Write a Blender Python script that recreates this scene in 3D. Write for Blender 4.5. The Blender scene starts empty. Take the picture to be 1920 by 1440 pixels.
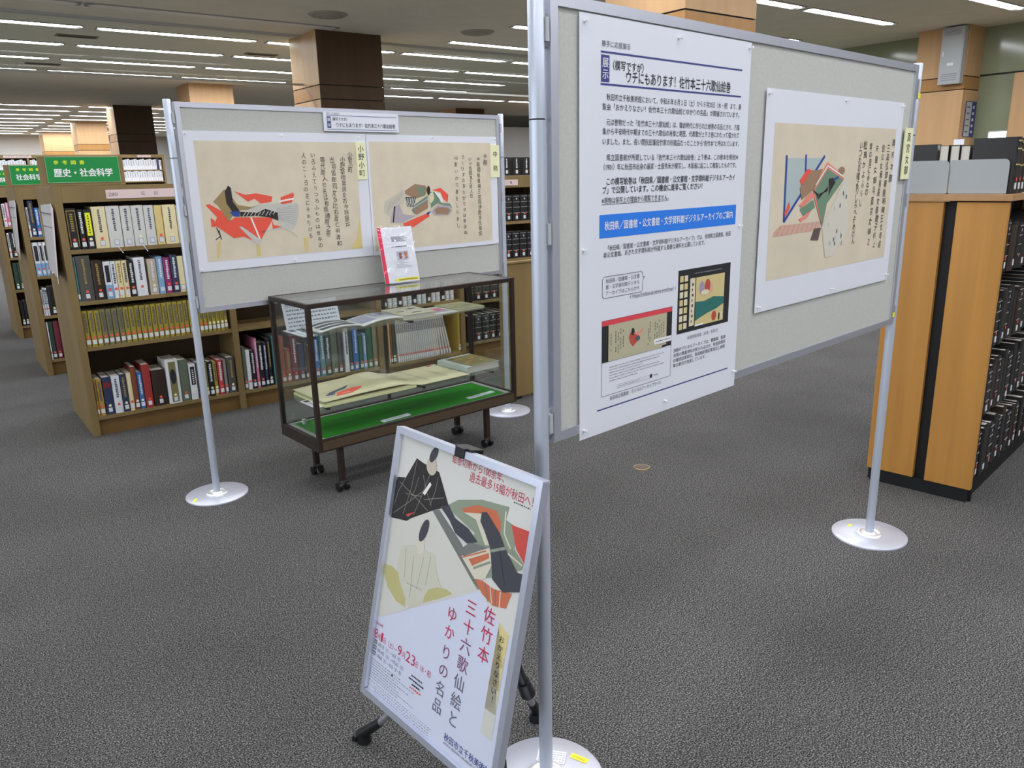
import bpy, math, random
import numpy as np
from mathutils import Matrix, Vector

random.seed(7)
SC = bpy.context.scene
COL = SC.collection

# ------------------------------------------------------------------ camera, world, exposure
cam_d = bpy.data.cameras.new('camera')
cam_d.sensor_fit = 'HORIZONTAL'; cam_d.sensor_width = 36.0
cam_d.lens = 1461.03 * 36.0 / 1920.0
cam_d.clip_start = 0.05; cam_d.clip_end = 200
cam = bpy.data.objects.new('camera', cam_d); COL.objects.link(cam)
PITCH, ROLL, HEAD, CAMH = 0.2613, -0.0238, math.radians(53.34), 1.48
_h = Vector((math.cos(HEAD), math.sin(HEAD), 0))
_f = Vector((_h.x*math.cos(PITCH), _h.y*math.cos(PITCH), -math.sin(PITCH)))
_r = Vector((math.sin(HEAD), -math.cos(HEAD), 0)); _u = _r.cross(_f)
_R = _r*math.cos(ROLL) + _u*math.sin(ROLL); _U = -_r*math.sin(ROLL) + _u*math.cos(ROLL)
cam.matrix_world = Matrix(((_R.x, _U.x, -_f.x, 0), (_R.y, _U.y, -_f.y, 0), (_R.z, _U.z, -_f.z, CAMH), (0, 0, 0, 1)))
SC.camera = cam

w = bpy.data.worlds.new('room_air'); SC.world = w; w.use_nodes = True
w.node_tree.nodes['Background'].inputs[0].default_value = (0.8, 0.9, 1.0, 1)
w.node_tree.nodes['Background'].inputs[1].default_value = 0.05

LAMP_STRENGTH = 20.5
LAMP_COLOR = (0.96, 0.985, 1.06)
vs = SC.view_settings
vs.view_transform = 'Standard'; vs.look = 'None'; vs.gamma = 1.0; vs.use_curve_mapping = False
vs.exposure = 0.0
SC.cycles.use_denoising = True
SC.cycles.max_bounces = 8; SC.cycles.diffuse_bounces = 4; SC.cycles.glossy_bounces = 4
SC.cycles.transparent_max_bounces = 24
SC.cycles.caustics_reflective = False; SC.cycles.caustics_refractive = False

CEIL = 3.6

# ------------------------------------------------------------------ materials
def lin(c):
    return tuple((v/255/12.92) if v/255 <= 0.04045 else ((v/255+0.055)/1.055)**2.4 for v in c)
K = 0.75
MATS = {}
def mat(name, rgb, rough=0.6, metal=0.0, k=K, spec=0.4, noise=0.0, scale=20.0, stretch=None, bump=0.0, emit=0.0, coat=0.0):
    """principled material whose albedo is rgb (sRGB bytes) / k, with optional noise variation"""
    if name in MATS: return MATS[name]
    m = bpy.data.materials.new(name); m.use_nodes = True
    nt = m.node_tree; b = nt.nodes['Principled BSDF']
    c = tuple(min(0.93, v/k) for v in lin(rgb))
    b.inputs['Base Color'].default_value = (*c, 1)
    b.inputs['Roughness'].default_value = rough; b.inputs['Metallic'].default_value = metal
    b.inputs['Specular IOR Level'].default_value = spec
    if coat: b.inputs['Coat Weight'].default_value = coat; b.inputs['Coat Roughness'].default_value = 0.08
    if emit:
        b.inputs['Emission Color'].default_value = (*LAMP_COLOR, 1); b.inputs['Emission Strength'].default_value = emit
    if noise or bump:
        tc = nt.nodes.new('ShaderNodeTexCoord'); mp = nt.nodes.new('ShaderNodeMapping')
        nt.links.new(tc.outputs['Object'], mp.inputs['Vector'])
        if stretch: mp.inputs['Scale'].default_value = stretch
        nz = nt.nodes.new('ShaderNodeTexNoise'); nz.inputs['Scale'].default_value = scale; nz.inputs['Detail'].default_value = 4
        nt.links.new(mp.outputs['Vector'], nz.inputs['Vector'])
        if noise:
            rp = nt.nodes.new('ShaderNodeValToRGB')
            rp.color_ramp.elements[0].position = 0.3; rp.color_ramp.elements[1].position = 0.7
            rp.color_ramp.elements[0].color = (*[v*(1-noise) for v in c], 1)
            rp.color_ramp.elements[1].color = (*[min(0.95, v*(1+noise)) for v in c], 1)
            nt.links.new(nz.outputs['Fac'], rp.inputs['Fac']); nt.links.new(rp.outputs['Color'], b.inputs['Base Color'])
        if bump:
            bp = nt.nodes.new('ShaderNodeBump'); bp.inputs['Strength'].default_value = bump; bp.inputs['Distance'].default_value = 0.004
            nt.links.new(nz.outputs['Fac'], bp.inputs['Height']); nt.links.new(bp.outputs['Normal'], b.inputs['Normal'])
    MATS[name] = m
    return m

def glass_mat(name, tint=(0.965, 0.98, 0.972), refl=1.0, rough=0.02, f0=0.04):
    """pane: fresnel mix of a clear and a mirror lobe"""
    if name in MATS: return MATS[name]
    m = bpy.data.materials.new(name); m.use_nodes = True; nt = m.node_tree
    nt.nodes.remove(nt.nodes['Principled BSDF'])
    out = nt.nodes['Material Output']
    tr = nt.nodes.new('ShaderNodeBsdfTransparent'); tr.inputs[0].default_value = (*tint, 1)
    gl = nt.nodes.new('ShaderNodeBsdfGlossy'); gl.inputs['Roughness'].default_value = rough
    gl.inputs['Color'].default_value = (refl, refl, refl, 1)
    ge = nt.nodes.new('ShaderNodeNewGeometry'); dp = nt.nodes.new('ShaderNodeVectorMath'); dp.operation = 'DOT_PRODUCT'
    nt.links.new(ge.outputs['Normal'], dp.inputs[0]); nt.links.new(ge.outputs['Incoming'], dp.inputs[1])
    def mth(op, a, b=None):
        n = nt.nodes.new('ShaderNodeMath'); n.operation = op
        for k, q in enumerate((a, b)):
            if q is None: continue
            if isinstance(q, (int, float)): n.inputs[k].default_value = q
            else: nt.links.new(q, n.inputs[k])
        return n.outputs[0]
    fac = mth('ADD', mth('MULTIPLY', mth('POWER', mth('SUBTRACT', 1.0, mth('ABSOLUTE', dp.outputs['Value'])), 5.0), 1.0-f0), f0)
    mx = nt.nodes.new('ShaderNodeMixShader')
    nt.links.new(fac, mx.inputs[0]); nt.links.new(tr.outputs[0], mx.inputs[1]); nt.links.new(gl.outputs[0], mx.inputs[2])
    nt.links.new(mx.outputs[0], out.inputs['Surface'])
    MATS[name] = m
    return m

def carpet_mat():
    m = bpy.data.materials.new('carpet'); m.use_nodes = True; nt = m.node_tree; b = nt.nodes['Principled BSDF']
    b.inputs['Roughness'].default_value = 1.0; b.inputs['Specular IOR Level'].default_value = 0.05
    tc = nt.nodes.new('ShaderNodeTexCoord')
    n1 = nt.nodes.new('ShaderNodeTexNoise'); n1.inputs['Scale'].default_value = 230; n1.inputs['Detail'].default_value = 2.5; n1.inputs['Roughness'].default_value = 0.65
    n2 = nt.nodes.new('ShaderNodeTexNoise'); n2.inputs['Scale'].default_value = 1.3; n2.inputs['Detail'].default_value = 3
    n3 = nt.nodes.new('ShaderNodeTexNoise'); n3.inputs['Scale'].default_value = 55; n3.inputs['Detail'].default_value = 2
    for n in (n1, n2, n3): nt.links.new(tc.outputs['Object'], n.inputs['Vector'])
    rp = nt.nodes.new('ShaderNodeValToRGB'); e = rp.color_ramp.elements
    e[0].position = 0.36; e[0].color = (0.012, 0.0118, 0.0116, 1)
    e[1].position = 0.68; e[1].color = (0.34, 0.33, 0.315, 1)
    mid = rp.color_ramp.elements.new(0.5); mid.color = (0.080, 0.078, 0.076, 1)
    nt.links.new(n1.outputs['Fac'], rp.inputs['Fac'])
    m1 = nt.nodes.new('ShaderNodeMixRGB'); m1.blend_type = 'MULTIPLY'; m1.inputs[0].default_value = 1
    r2 = nt.nodes.new('ShaderNodeValToRGB'); r2.color_ramp.elements[0].position = 0.3; r2.color_ramp.elements[1].position = 0.7
    r2.color_ramp.elements[0].color = (0.88, 0.88, 0.88, 1); r2.color_ramp.elements[1].color = (1.1, 1.1, 1.1, 1)
    nt.links.new(n2.outputs['Fac'], r2.inputs['Fac'])
    r3 = nt.nodes.new('ShaderNodeValToRGB'); r3.color_ramp.elements[0].position = 0.3; r3.color_ramp.elements[1].position = 0.7
    r3.color_ramp.elements[0].color = (0.86, 0.86, 0.86, 1); r3.color_ramp.elements[1].color = (1.14, 1.14, 1.14, 1)
    nt.links.new(n3.outputs['Fac'], r3.inputs['Fac'])
    m2 = nt.nodes.new('ShaderNodeMixRGB'); m2.blend_type = 'MULTIPLY'; m2.inputs[0].default_value = 1
    nt.links.new(rp.outputs['Color'], m1.inputs[1]); nt.links.new(r2.outputs['Color'], m1.inputs[2])
    nt.links.new(m1.outputs['Color'], m2.inputs[1]); nt.links.new(r3.outputs['Color'], m2.inputs[2])
    nt.links.new(m2.outputs['Color'], b.inputs['Base Color'])
    bp = nt.nodes.new('ShaderNodeBump'); bp.inputs['Strength'].default_value = 0.5; bp.inputs['Distance'].default_value = 0.004
    nt.links.new(n1.outputs['Fac'], bp.inputs['Height']); nt.links.new(bp.outputs['Normal'], b.inputs['Normal'])
    return m

WOOD = mat('olive_brown_wood', (122, 102, 66), 0.45, noise=0.16, scale=6, stretch=(1.2, 1.2, 0.12))
OAK = mat('orange_oak_veneer', (170, 121, 58), 0.42, noise=0.10, scale=7, stretch=(3, 3, 0.14))
OAKTOP = mat('oak_top', (160, 122, 84), 0.4, noise=0.08, scale=8, stretch=(0.3, 3, 3))
COLW = mat('column_veneer', (184, 148, 106), 0.4, noise=0.07, scale=5, stretch=(2, 2, 0.12))
COLW2 = mat('column_band', (160, 118, 66), 0.35, noise=0.07, scale=5, stretch=(2, 2, 0.12))
ALU = mat('anodised_aluminium', (176, 178, 188), 0.38, 0.75, k=0.62)
STEEL = mat('galvanised_pole', (180, 186, 198), 0.38, 0.4, k=0.7)
DISC = mat('painted_base_plate', (176, 178, 188), 0.32, 0.35, k=0.7)
FELT = mat('grey_felt', (178, 178, 173), 0.95, spec=0.1, noise=0.05, scale=120)
PAPER = mat('white_paper', (208, 210, 220), 0.55, spec=0.3)
PAPER2 = mat('warm_paper', (214, 212, 204), 0.6, spec=0.2)
BLACKP = mat('black_plastic', (24, 24, 26), 0.35)
BLACK = mat('matt_black', (20, 20, 21), 0.6)
INK = mat('ink_black', (38, 38, 44), 0.7)
INKS = mat('ink_soft', (84, 84, 96), 0.7)
INKL = mat('ink_light', (128, 128, 140), 0.7)
NAVY = mat('print_navy', (58, 64, 122), 0.6)
BLUE = mat('print_blue', (40, 116, 214), 0.6)
WHITEP = mat('print_white', (222, 224, 232), 0.6)
YEL = mat('yellow_sticker', (226, 214, 60), 0.6)
TAN = mat('scroll_ground', (200, 189, 168), 0.75, noise=0.06, scale=9)
PALE = mat('label_cream', (222, 217, 176), 0.7)
GREEN = mat('sign_green', (28, 128, 62), 0.35)
SIGNY = mat('sign_yellow', (196, 214, 44), 0.5)
PINK = mat('label_pink', (206, 184, 182), 0.6)
REDST = mat('red_sticker', (222, 92, 78), 0.5)
LABEL = mat('spine_label', (205, 206, 208), 0.5)
PAGES = mat('book_pages', (192, 188, 176), 0.8)
DARKB = mat('case_bronze', (52, 43, 38), 0.4, 0.3)
BAIZE = mat('green_baize', (40, 122, 34), 1.0, spec=0.02, noise=0.1, scale=200)
GLASS = glass_mat('clear_glass')
CLEARP = glass_mat('clear_plastic', (0.96, 0.96, 0.98), 1.0, 0.08)
PIN = mat('pin_plastic', (226, 228, 234), 0.12, spec=0.8)
CARPET = carpet_mat()
CEILM = mat('ceiling_board', (212, 210, 196), 0.9, spec=0.1, noise=0.03, scale=3)
WALLM = mat('plaster_wall', (186, 186, 182), 0.9, spec=0.1)
WALLG = mat('grey_green_panel', (128, 134, 108), 0.12, spec=0.6)
LAMPON = mat('lit_tube_diffuser', (250, 250, 255), 0.5, emit=LAMP_STRENGTH)
LAMPOFF = mat('unlit_diffuser', (220, 220, 212), 0.5)
LAMPFAR = mat('lit_tube_diffuser_far', (250, 250, 255), 0.5, emit=LAMP_STRENGTH*1.6)
LAMPH = mat('lamp_housing', (150, 150, 148), 0.5)
GREYM = mat('grey_steel_sheet', (168, 170, 172), 0.45, 0.1)

# ------------------------------------------------------------------ mesh builder
class MB:
    def __init__(s): s.v = []; s.f = []; s.m = []; s.sm = []; s.mats = []
    def mi(s, m):
        if m not in s.mats: s.mats.append(m)
        return s.mats.index(m)
    def add(s, vs, fs, m, smooth=False, M=None):
        o = len(s.v); k = s.mi(m)
        s.v += [tuple(M @ Vector(p)) for p in vs] if M is not None else [tuple(p) for p in vs]
        for f in fs: s.f.append(tuple(i+o for i in f)); s.m.append(k); s.sm.append(smooth)
        return s
    def box(s, x0, x1, y0, y1, z0, z1, m, M=None):
        v = [(x, y, z) for z in (z0, z1) for y in (y0, y1) for x in (x0, x1)]
        f = [(0, 2, 3, 1), (4, 5, 7, 6), (0, 1, 5, 4), (2, 6, 7, 3), (0, 4, 6, 2), (1, 3, 7, 5)]
        return s.add(v, f, m, False, M)
    def prism(s, pts, z0, z1, m, M=None, smooth=False):
        """pts: counter-clockwise (x, y) outline"""
        n = len(pts)
        v = [(x, y, z0) for x, y in pts] + [(x, y, z1) for x, y in pts]
        f = [tuple(range(n))[::-1], tuple(range(n, 2*n))]
        s.add(v, f, m, False, M)
        return s.add(v, [(i, (i+1) % n, (i+1) % n+n, i+n) for i in range(n)], m, smooth, M)
    def tube(s, p0, p1, r0, r1, m, seg=16, caps=True):
        p0 = Vector(p0); p1 = Vector(p1); d = (p1-p0).normalized()
        a = d.orthogonal().normalized(); b = d.cross(a)
        v = []
        for p, r in ((p0, r0), (p1, r1)):
            v += [tuple(p + a*(r*math.cos(t*2*math.pi/seg)) + b*(r*math.sin(t*2*math.pi/seg))) for t in range(seg)]
        s.add(v, [(i, (i+1) % seg, (i+1) % seg+seg, i+seg) for i in range(seg)], m, True)
        if caps: s.add(v, [tuple(range(seg))[::-1], tuple(range(seg, 2*seg))], m)
        return s
    def lathe(s, prof, m, seg=32, c=(0, 0, 0), M=None):
        """prof: (r, z) from the bottom to the top"""
        v = []; f = []
        for r, z in prof:
            v += [(c[0]+r*math.cos(t*2*math.pi/seg), c[1]+r*math.sin(t*2*math.pi/seg), c[2]+z) for t in range(seg)]
        for k in range(len(prof)-1):
            for i in range(seg):
                f.append((k*seg+i, k*seg+(i+1) % seg, (k+1)*seg+(i+1) % seg, (k+1)*seg+i))
        s.add(v, f, m, True, M)
        return s.add(v, [tuple(range(seg))[::-1], tuple(range((len(prof)-1)*seg, len(prof)*seg))], m, False, M)
    def build(s, name, parent=None, loc=None, rotz=None, bevel=0.0, M=None):
        me = bpy.data.meshes.new(name)
        me.from_pydata(s.v, [], s.f)
        for m in s.mats: me.materials.append(m)
        me.polygons.foreach_set('material_index', s.m)
        me.polygons.foreach_set('use_smooth', s.sm)
        me.update()
        o = bpy.data.objects.new(name, me); COL.objects.link(o)
        if parent is not None: o.parent = parent
        if M is not None: o.matrix_world = M
        if loc is not None: o.location = loc
        if rotz is not None: o.rotation_euler = (0, 0, rotz)
        if bevel:
            b = o.modifiers.new('bevel', 'BEVEL'); b.width = bevel; b.segments = 2; b.limit_method = 'ANGLE'
        return o

def tag(o, label, cat, group=None):
    o['label'] = label; o['category'] = cat
    if group: o['group'] = group
    return o
def thing(name, label, cat, loc=(0, 0, 0), rotz=0.0, group=None):
    o = bpy.data.objects.new(name, None); COL.objects.link(o)
    o.empty_display_size = 0.1
    o.location = loc; o.rotation_euler = (0, 0, rotz)
    return tag(o, label, cat, group)
def struct(o):
    o['kind'] = 'structure'; return o
def copy_tree(o, parent=None):
    c = o.copy(); COL.objects.link(c)
    if parent is not None: c.parent = parent
    for ch in list(o.children): copy_tree(ch, c)
    return c
ORD = ('first second third fourth fifth sixth seventh eighth ninth tenth eleventh twelfth thirteenth fourteenth fifteenth sixteenth '
       'seventeenth eighteenth nineteenth twentieth').split()
for _i, _t in ((20, 'twenty'), (30, 'thirty'), (40, 'forty')):
    for _j, _o in enumerate(ORD[:9]): ORD.append(_t + '-' + _o)
    ORD.append({20: 'thirtieth', 30: 'fortieth', 40: 'fiftieth'}[_i])

# ------------------------------------------------------------------ lettering
_fc = bpy.data.curves.new('glyphs', 'FONT'); _fo = bpy.data.objects.new('glyphs', _fc); COL.objects.link(_fo)
_fc.resolution_u = 3
_gc = {}
def glyphs(body, bold=0.0):
    key = (body, bold)
    if key not in _gc:
        _fc.body = body
        dg = bpy.context.evaluated_depsgraph_get(); dg.update()
        me = bpy.data.meshes.new_from_object(_fo.evaluated_get(dg))
        v = [(p.co.x, p.co.y) for p in me.vertices]; f = [tuple(p.vertices) for p in me.polygons]
        bpy.data.meshes.remove(me)
        _gc[key] = (v, f)
    return _gc[key]

class Sheet(MB):
    """a flat printed thing: local x to the right, z up, -y towards the reader; layers rise towards the reader"""
    def __init__(s, u0=0.0, v0=0.0, step=0.0004): super().__init__(); s.u0 = u0; s.v0 = v0; s.step = step
    def P(s, u, v, l): return (u-s.u0, -l*s.step, v-s.v0)
    def poly(s, pts, m, l=1):
        a = sum(pts[i][0]*pts[(i+1) % len(pts)][1]-pts[(i+1) % len(pts)][0]*pts[i][1] for i in range(len(pts)))
        if a < 0: pts = pts[::-1]
        return s.add([s.P(u, v, l) for u, v in pts], [tuple(range(len(pts)))], m)
    def rect(s, u0, u1, v0, v1, m, l=1): return s.poly([(u0, v0), (u1, v0), (u1, v1), (u0, v1)], m, l)
    def ell(s, u, v, a, b, m, l=1, n=20, rot=0.0):
        c, k = math.cos(rot), math.sin(rot)
        return s.poly([(u+a*math.cos(t)*c-b*math.sin(t)*k, v+a*math.cos(t)*k+b*math.sin(t)*c) for t in [i*2*math.pi/n for i in range(n)]], m, l)
    def line(s, pts, wd, m, l=2):
        for (a, b), (c, d) in zip(pts, pts[1:]):
            L = math.hypot(c-a, d-b) or 1e-6; nx, ny = -(d-b)/L*wd/2, (c-a)/L*wd/2
            s.poly([(a+nx, b+ny), (a-nx, b-ny), (c-nx, d-ny), (c+nx, d+ny)], m, l)
        return s
    def slab(s, u0, u1, v0, v1, th, m):
        return s.box(u0-s.u0, u1-s.u0, 0, th, v0-s.v0, v1-s.v0, m)
    def text(s, body, u0, u1, vc, size, m, l=2, bold=0.0, rot=0.0, shear=0.0):
        """one line of lettering from u0 to u1, centred on the height vc"""
        v, f = glyphs(body)
        if not v: return s
        xs = [p[0] for p in v]; a, b = min(xs), max(xs)
        if u1 is None: kx = size
        else: kx = (u1-u0)/(b-a)
        c, k = math.cos(rot), math.sin(rot)
        for n, (bx, by) in enumerate(((0, 0),) if not bold else ((-bold, 0), (bold, 0), (0, bold*.6), (0, -bold*.6))):
            o = []
            for x, y in v:
                X = (x-a+bx)*kx; Y = (y-0.38+by)*size; X += Y*shear
                o.append(s.P(u0+X*c-Y*k, vc+X*k+Y*c, l+.03*n))
            s.add(o, f, m)
        return s
    def column(s, body, u, v0, v1, size, m, l=2, jitter=0.0, bold=0.0):
        """characters stacked downwards from v0 to v1"""
        n = len(body); st = (v0-v1)/max(1, n)
        rnd = random.Random(body)
        for i, ch in enumerate(body):
            if ch == ' ' or ch == '　': continue
            g, f = glyphs(ch); ys = [p[1] for p in g]; xs = [p[0] for p in g]
            cx, cy = (min(xs)+max(xs))/2, (min(ys)+max(ys))/2
            r = rnd.uniform(-.35, .35)*jitter; kx = size*(1+rnd.uniform(-.35, .2)*jitter); ky = size*(1+rnd.uniform(-.2, .3)*jitter)
            c, k = math.cos(r), math.sin(r); du = rnd.uniform(-.2, .2)*jitter*size
            vc = v0-(i+.5)*st
            for q, b in enumerate((0,) if not bold else (-bold*size, bold*size)):
                s.add([s.P(u+du+b+(x-cx)*kx*c-(y-cy)*ky*k, vc+(x-cx)*kx*k+(y-cy)*ky*c, l+.03*q) for x, y in g], f, m)
        return s
    def dashes(s, u0, u1, v, h, m, l=2, dash=0.006, gap=0.0015, seed=0):
        """print too small to read"""
        r = random.Random(seed); u = u0
        while u < u1:
            d = dash*r.uniform(.5, 1.3); s.rect(u, min(u+d, u1), v-h/2*r.uniform(.6, 1), v+h/2*r.uniform(.6, 1), m, l); u += d+gap*r.uniform(.7, 2)
        return s

# ------------------------------------------------------------------ the room
X0, X1, Y0, Y1 = -7.0, 14.25, -5.0, 40.0
def slab(name, x0, x1, y0, y1, z0, z1, m):
    return struct(MB().box(x0, x1, y0, y1, z0, z1, m).build(name))
slab('floor', X0, X1+12, Y0, Y1, -0.1, 0.0, CARPET)
slab('ceiling', X0, X1+12, Y0, Y1, CEIL, CEIL+0.1, CEILM)
slab('wall_left', X0-0.1, X0, Y0, Y1, 0, CEIL, WALLM)
slab('wall_back', X0, X1+12, Y0-0.1, Y0, 0, CEIL, WALLM)
slab('wall_far', X0, X1+12, Y1, Y1+0.1, 0, CEIL, WALLM)
slab('wall_right', X1, X1+0.15, Y0, 14.0, 0, CEIL, WALLG)
slab('wall_side', X1+12, X1+12.1, Y0, Y1, 0, CEIL, WALLM)
slab('trim_1', X1-0.012, X1, Y0, 14.0, 2.86, 2.885, BLACK)
slab('trim_2', X0, X1, 12.02, 12.09, CEIL-0.03, CEIL, GREYM)

DARKV = mat('dark_veneer', (70, 52, 34), 0.6, noise=0.12, scale=5, stretch=(2, 2, 0.12))
def column(x0, x1, y0, y1, dark=False):
    mb = MB()
    if dark: mb.box(x0, x1, y0-.012, y0-.0002, 0, 2.64, DARKV); mb.box(x0, x1, y0-.012, y0-.0002, 2.655, 2.84, DARKV); mb.box(x0, x1, y0-.012, y0-.0002, 2.855, CEIL, DARKV)
    mb.box(x0, x1, y0, y1, 0, 2.64, COLW); mb.box(x0+.012, x1-.012, y0+.012, y1-.012, 2.64, 2.655, BLACK)
    mb.box(x0, x1, y0, y1, 2.655, 2.84, COLW2); mb.box(x0+.012, x1-.012, y0+.012, y1-.012, 2.84, 2.855, BLACK)
    mb.box(x0, x1, y0, y1, 2.855, CEIL, COLW)
    return struct(mb.build('column'))
for (x0, x1, y0, y1) in ((5.68, 6.68, 4.98, 5.98), (5.14, 6.2, 11.5, 12.5), (5.3, 6.26, 18.7, 19.7), (4.9, 5.9, 24.6, 25.6), (4.93, 5.9, 31.0, 32.0),
                         (4.7, 5.74, 37.3, 38.3), (13.72, 15.0, 6.2, 7.0), (14.4, 15.5, 22.0, 23.0), (15.6, 16.7, 18.2, 19.2)):
    column(x0, x1, y0, y1, (round(y0, 1) in (11.5, 24.6, 22.0)))

# glass smoke barrier below the ceiling
t = struct(bpy.data.objects.new('glass_smoke_barrier', None)); COL.objects.link(t); t.location = (0, 12.05, 2.88)
xs = [-4.8, -1.8, 1.3, 5.13]; xs2 = [6.21, 7.86, 9.55, 11.3, 14.2]
for a, b in list(zip(xs, xs[1:]))+list(zip(xs2, xs2[1:])):
    MB().box(a+.004, b-.004, 0, .008, .03, CEIL-2.88-.03, glass_mat('smoke_glass', (0.95, 0.97, 0.95), 0.12)).build('pane', t)
for a, b in ((xs[0], xs[-1]), (xs2[0], xs2[-1])):
    MB().box(a, b, -.008, .016, 0, .03, mat('rail_grey', (150, 150, 142), 0.4)).build('bottom_rail', t)

# windows with daylight along the left wall
DAY = mat('daylight_pane', (235, 240, 250), .5)
DAY.node_tree.nodes['Principled BSDF'].inputs['Emission Color'].default_value = (0.87, 0.95, 1.07, 1)
DAY.node_tree.nodes['Principled BSDF'].inputs['Emission Strength'].default_value = 4.0
for k in range(6):
    t = struct(bpy.data.objects.new('window_%d' % (k+2), None)); COL.objects.link(t); t.location = (X0, -4.6+2.05*k, .85)
    wf = MB()
    for q in ((0, 1.95, 0, .06), (0, 1.95, 1.84, 1.9), (0, .06, .06, 1.84), (1.89, 1.95, .06, 1.84), (.95, 1.0, .06, 1.84)): wf.box(.001, .07, q[0], q[1], q[2], q[3], GREYM)
    wf.build('window_frame', t)
    MB().box(.002, .02, .061, 1.889, .061, 1.839, DAY).build('pane', t)

# ceiling lights
def make_lamp(on):
    t = thing('ceiling_light', 'x', 'ceiling light')
    L = 2.26; h = MB().box(0, L, -.1, .1, -.003, 0, LAMPH)
    for q in ((0, L, -.1, -.088), (0, L, .088, .1), (0, .012, -.088, .088), (L-.012, L, -.088, .088)): h.box(q[0], q[1], q[2], q[3], -.0135, -.003, LAMPH)
    h.build('housing', t)
    d = MB(); m = {1: LAMPON, 0: LAMPOFF, 2: LAMPFAR}[on]; zz = -.0045 if on else -.0155
    d.add([(.012, 0, zz), (.09, -.087, zz), (L-.09, -.087, zz), (L-.012, 0, zz), (L-.09, .087, zz), (.09, .087, zz)], [(5, 4, 3, 2, 1, 0)], m)
    d.build('diffuser', t)
    return t
lamps = {1: make_lamp(1), 0: make_lamp(0), 2: make_lamp(2)}
used = set()
def lamp(x, y, on, label):
    src = lamps[on]
    if src.name in used: o = copy_tree(src)
    else: used.add(src.name); o = src
    o.location = (x, y, CEIL); tag(o, label, 'ceiling light', 'lit strip lights on the ceiling' if on else 'unlit strip lights on the ceiling')
def lamp_row(y, xs, on, where):
    for i, x in enumerate(xs):
        lamp(x, y, on, '%s strip ceiling light, %s from left, %s' % ('lit' if on else 'unlit', ORD[i], where))
P = 2.42
for k in range(4):
    lamp_row(12.85+1.65*k, [2.49+P*j for j in range(-3, 4)], 2, '%s row beyond the barrier' % ORD[k])
for k in range(4, 5):
    lamp_row(12.85+1.65*k, [9.75+P*j for j in range(0, 3)], 2, '%s row beyond the barrier' % ORD[k])
for k in range(9):
    lamp_row(25.3+1.65*k, [-0.45+P*j for j in range(0, 4)], 2, '%s row of the far area' % ORD[k])
for k in range(2, 6, 2):  # rows added to brighten the dark far right corner and its wall
    lamp_row(14.5+1.65*k, [17.0, 19.42], 2, '%s added row in the far right corner' % ORD[k//2-1])
lamp_row(11.45, [7.42, 9.84, 12.0-.1], 1, 'row just before the barrier')
lamp_row(11.25, [-.2, 2.1, 4.52-1.4], 0, 'row just before the barrier')
NEAR = ((9.85, [7.5, 9.92]), (8.55, [7.98, 10.4]), (6.85, [7.9, 10.3]), (8.55, [-1.8, .6, 3.0]), (6.9, [-1.8, .6, 3.0, 5.4]), (5.25, [-1.27, 1.15, 3.57, 5.98, 8.4, 10.8]), (3.6, [-1.8, 0.6, 3.0, 5.4, 7.9, 10.3]),  # lamps out of view, overhead and at left, are added to brighten the exhibits
        (1.9, [0.6, 3.0, 5.4, 7.9, 10.3]), (0.2, [-1.8, 0.6, 3.0, 5.4, 7.9]), (-1.5, [-1.8, 0.6, 3.0, 5.4]), (-3.2, [0.6, 3.0, 5.4]))
for i, (y, xs) in enumerate(NEAR):
    lamp_row(y, xs, 1, '%s row before the barrier' % ORD[i])

def diffuser(x, y, label):
    mb = MB(); g = mat('diffuser_grey', (150, 148, 138), 0.6)
    for r0, r1, z0, z1 in ((.26, .23, 0, -.02), (.19, .15, -.01, -.035), (.11, .07, -.02, -.045)):
        mb.lathe([(r1-.03, z1), (r1, z1), (r0, z0), (r0-.05, z0)][::1], g, 28)
    o = mb.build('air_diffuser', loc=(x, y, CEIL)); tag(o, label, 'air vent', 'round air diffusers on the ceiling')
diffuser(4.86, 10.42, 'round grey ceiling air diffuser in front of the dark wooden column')
diffuser(7.34, 10.53, 'round grey ceiling air diffuser above the right end of the left display panel')
for x, y, l in ((2.1, 13.65, 'dark slot air vent between the two nearest lit rows at upper left'), (2.05, 16.9, 'dark slot air vent farther back between lit rows at upper left'),
                (5.0, 14.1, 'dark slot air vent beside the left face of the big column')):
    mb = MB().box(0, .55, -.09, .09, -.012, 0, mat('vent_frame', (120, 118, 108), 0.6))
    for k in range(4): mb.box(.03, .52, -.07+k*.04, -.05+k*.04, -.016, -.012, mat('vent_slot', (84, 82, 76), .7))
    tag(mb.build('air_vent', loc=(x, y, CEIL)), l, 'air vent')

# brass floor outlet
mb = MB().lathe([(.045, 0), (.045, .004), (.036, .007), (.034, .004)], mat('brass_ring', (128, 116, 84), 0.4, 0.6), 28)
mb.lathe([(.0335, 0), (.0335, .0062), (.03, .0075), (.01, .008)], mat('outlet_brown', (86, 74, 70), 0.5), 24)
tag(mb.build('floor_outlet', loc=(2.794, 2.646, 0)), 'round brass and brown floor outlet cover set in the carpet', 'floor outlet')

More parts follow.
